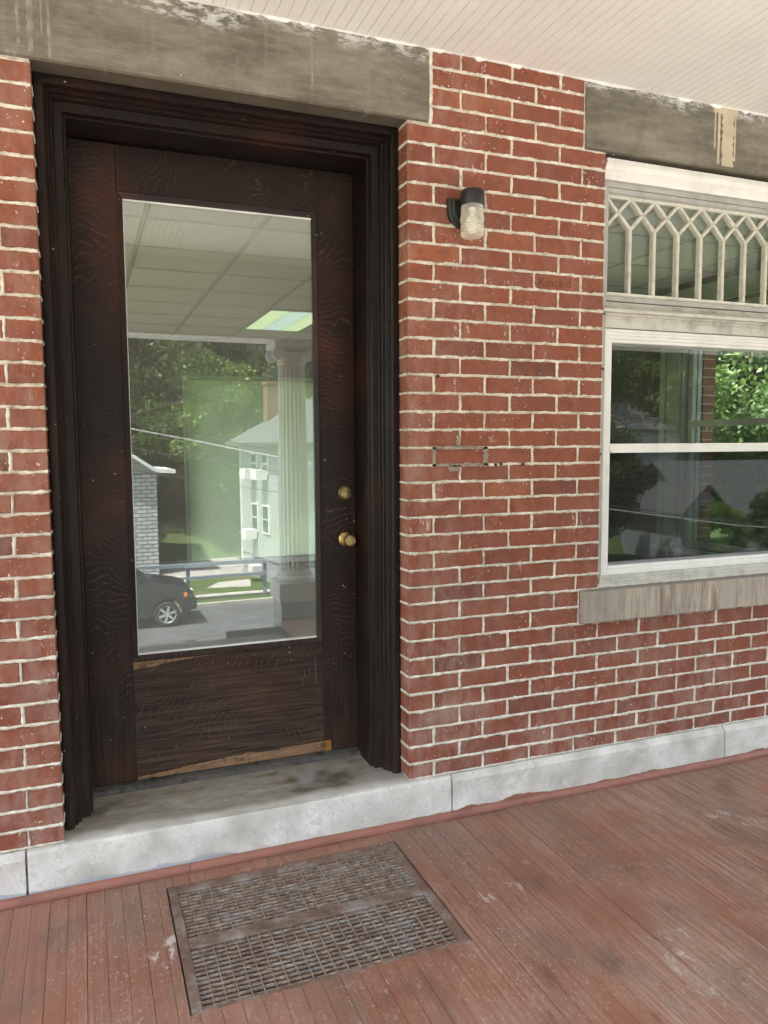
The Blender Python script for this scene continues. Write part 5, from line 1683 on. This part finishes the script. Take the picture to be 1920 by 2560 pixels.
# ------------------------------------------------------------------ trees
def tree_proto(seed, H, RC, nleaf, leaf, mt, low=0.25, conif=False):
    rg = np.random.default_rng(seed)
    t = bpy.data.objects.new('tree', None); COL.objects.link(t)
    b = MB()
    top = H * 0.8
    pts = [(0.12 * H * 0.1 * math.sin(k), 0.1 * math.cos(k * 1.3), top * k / 6) for k in range(7)]
    rr_ = [H * 0.022 * (1 - 0.13 * k) for k in range(7)]
    b.tube([(p[0], p[1], p[2] - (0.8 if i == 0 else 0)) for i, p in enumerate(pts)], rr_, 8)
    cl_ = []
    nb2 = 26
    for k in range(nb2):
        f = low + (1 - low) * (k + 0.5) / nb2
        az = k * 2.4 + rg.random()
        z0 = top * min(0.98, f * 0.95)
        spread = RC * (math.sin(math.pi * min(1, (f - low) / (1 - low) * 0.85 + 0.12)) if not conif else (1.05 - (f - low) / (1 - low)))
        L = spread * (0.75 + 0.4 * rg.random())
        end = (L * math.cos(az), L * math.sin(az), z0 + H * (0.14 if not conif else -0.03) * (0.6 + 0.6 * rg.random()))
        mid = (end[0] * 0.5, end[1] * 0.5, (z0 + end[2]) / 2 + 0.04 * H)
        b.tube([(0, 0, z0), mid, end], [H * 0.009, H * 0.006, H * 0.002], 5)
        for q in (1.0, 0.72, 0.45):
            cl_.append((end[0] * q, end[1] * q, z0 + (end[2] - z0) * q + 0.3 * q, RC * 0.34 * (0.7 + 0.6 * rg.random())))
    b.build('trunk', M['bark'], t, smooth=True)
    cl_ = np.array(cl_)
    idx = rg.integers(0, len(cl_), nleaf)
    d = rg.normal(size=(nleaf, 3)); d /= np.linalg.norm(d, axis=1)[:, None]
    rad = cl_[idx, 3] * rg.random(nleaf) ** 0.45
    pos = cl_[idx, :3] + d * rad[:, None] * np.array([1, 1, 0.72])
    u_ = rg.normal(size=(nleaf, 3)); u_ /= np.linalg.norm(u_, axis=1)[:, None]
    w_ = np.cross(u_, rg.normal(size=(nleaf, 3))); w_ /= np.linalg.norm(w_, axis=1)[:, None]
    sz = leaf * (0.6 + 0.8 * rg.random(nleaf))[:, None]
    v = np.stack([pos - u_ * sz, pos + w_ * sz * 0.55, pos + u_ * sz, pos - w_ * sz * 0.55], axis=1).reshape(-1, 3)
    me = bpy.data.meshes.new('crown')
    me.vertices.add(nleaf * 4); me.vertices.foreach_set('co', v.ravel())
    me.loops.add(nleaf * 4); me.loops.foreach_set('vertex_index', np.arange(nleaf * 4))
    me.polygons.add(nleaf); me.polygons.foreach_set('loop_start', np.arange(nleaf) * 4)
    try: me.polygons.foreach_set('loop_total', np.full(nleaf, 4))
    except Exception: pass
    at = me.attributes.new('tone', 'FLOAT', 'FACE')
    ct = rg.random(len(cl_))
    at.data.foreach_set('value', np.clip(0.55 * ct[idx] + 0.45 * rg.random(nleaf), 0, 1))
    me.materials.append(mt)
    me.update(); me.validate()
    o = bpy.data.objects.new('crown', me); COL.objects.link(o); o.parent = t
    return t
PR = [tree_proto(1, 13, 4.2, 52000, 0.135, M['leaf_a']), tree_proto(2, 15, 4.6, 52000, 0.135, M['leaf_b']),
      tree_proto(3, 11, 3.6, 44000, 0.12, M['leaf_c'], 0.12), tree_proto(4, 17, 3.4, 50000, 0.13, M['leaf_b'], 0.10, True)]
PR.append(tree_proto(5, 11, 3.8, 52000, 0.085, M['leaf_n'], 0.10))
used = [False] * 5
KN = ['broad green tree', 'tall dark tree', 'yellow green tree', 'dark evergreen', 'leafy tree']
def plant(kind, x, y, s, label, group, z=None, rz=None):
    if used[kind]: o = copy_tree(PR[kind])
    else: o = PR[kind]; used[kind] = True
    o.location = (x, y, gz(x, y) - 0.1 if z is None else z); o.scale = (s, s, s)
    o.rotation_euler = (0, 0, rnd.random() * 6.28 if rz is None else rz)
    tag(o, label, 'tree', group)
    return o
rt = random.Random(11)
ORD = ['first', 'second', 'third', 'fourth', 'fifth', 'sixth', 'seventh', 'eighth', 'ninth', 'tenth', 'eleventh', 'twelfth', 'thirteenth', 'fourteenth', 'fifteenth', 'sixteenth', 'seventeenth', 'eighteenth', 'nineteenth', 'twentieth']
row = 0
for (y, xs0, xs1, stp) in ((-36.0, -14, 62, 4.6), (-42.0, -16, 68, 5.2), (-49.0, -18, 74, 5.8)):
    x = xs0; row += 1
    while x < xs1:
        k = rt.choice([0, 1, 3, 0, 1, 2])
        xx = x + rt.uniform(-1.2, 1.2); yy = y + rt.uniform(-2, 2)
        s_ = rt.uniform(0.75, 1.1)
        if 8.0 < x < 12.5 and row > 1: s_ *= 0.62
        plant(k, xx, yy, s_, '%s, %s from the left in the %s row of the mirrored wood' % (KN[k], ORD[int((x - xs0) / stp + 0.5)], ('front', 'middle', 'back')[row - 1]), 'trees of the hillside wood')
        x += stp
for (k, x, y, s_, lab) in ((2, 22.3, -20.6, 0.30, 'small light green tree left of the mirrored gable'),
                           (0, 24.4, -19.4, 0.30, 'round green tree in front of the mirrored shingle roof'),
                           (2, 27.2, -20.0, 0.36, 'yellow green tree at the right of the mirrored shingle roof'),
                           (1, 19.5, -24.5, 0.45, 'dark tree well left of the mirrored gable'),
                           (0, 34, -20, 0.55, 'green tree beyond the right end of the mirrored shingle roof'),
                           (2, 0.6, -36.5, 0.8, 'light green tree behind the white stone building')):
    plant(k, x, y, s_, lab, 'trees near the street')
# trees beyond the building, seen through the side and back windows
for (k, x, y, s_, lab) in ((4, 10.5, 8.6, 0.75, 'bright green tree filling the far side window'),
                           (4, 13.5, 12.5, 0.8, 'leafy tree behind the bright one outside the side window'),
                           (4, 12.5, 5.0, 0.62, 'bright tree at the right outside the side window'),
                           (4, 17.5, 9.5, 0.75, 'green tree further back outside the side window'),
                           (4, 18.0, 17.0, 0.8, 'dark tree at the left outside the side window'),
                           (2, 1.2, 11.0, 0.6, 'bright tree outside the back window'),
                           (0, -1.8, 13.5, 0.7, 'green tree further left outside the back window'),
                           (2, 4.6, 13.0, 0.7, 'bright tree further right outside the back window')):
    plant(k, x, y, s_, lab, 'trees around the house')
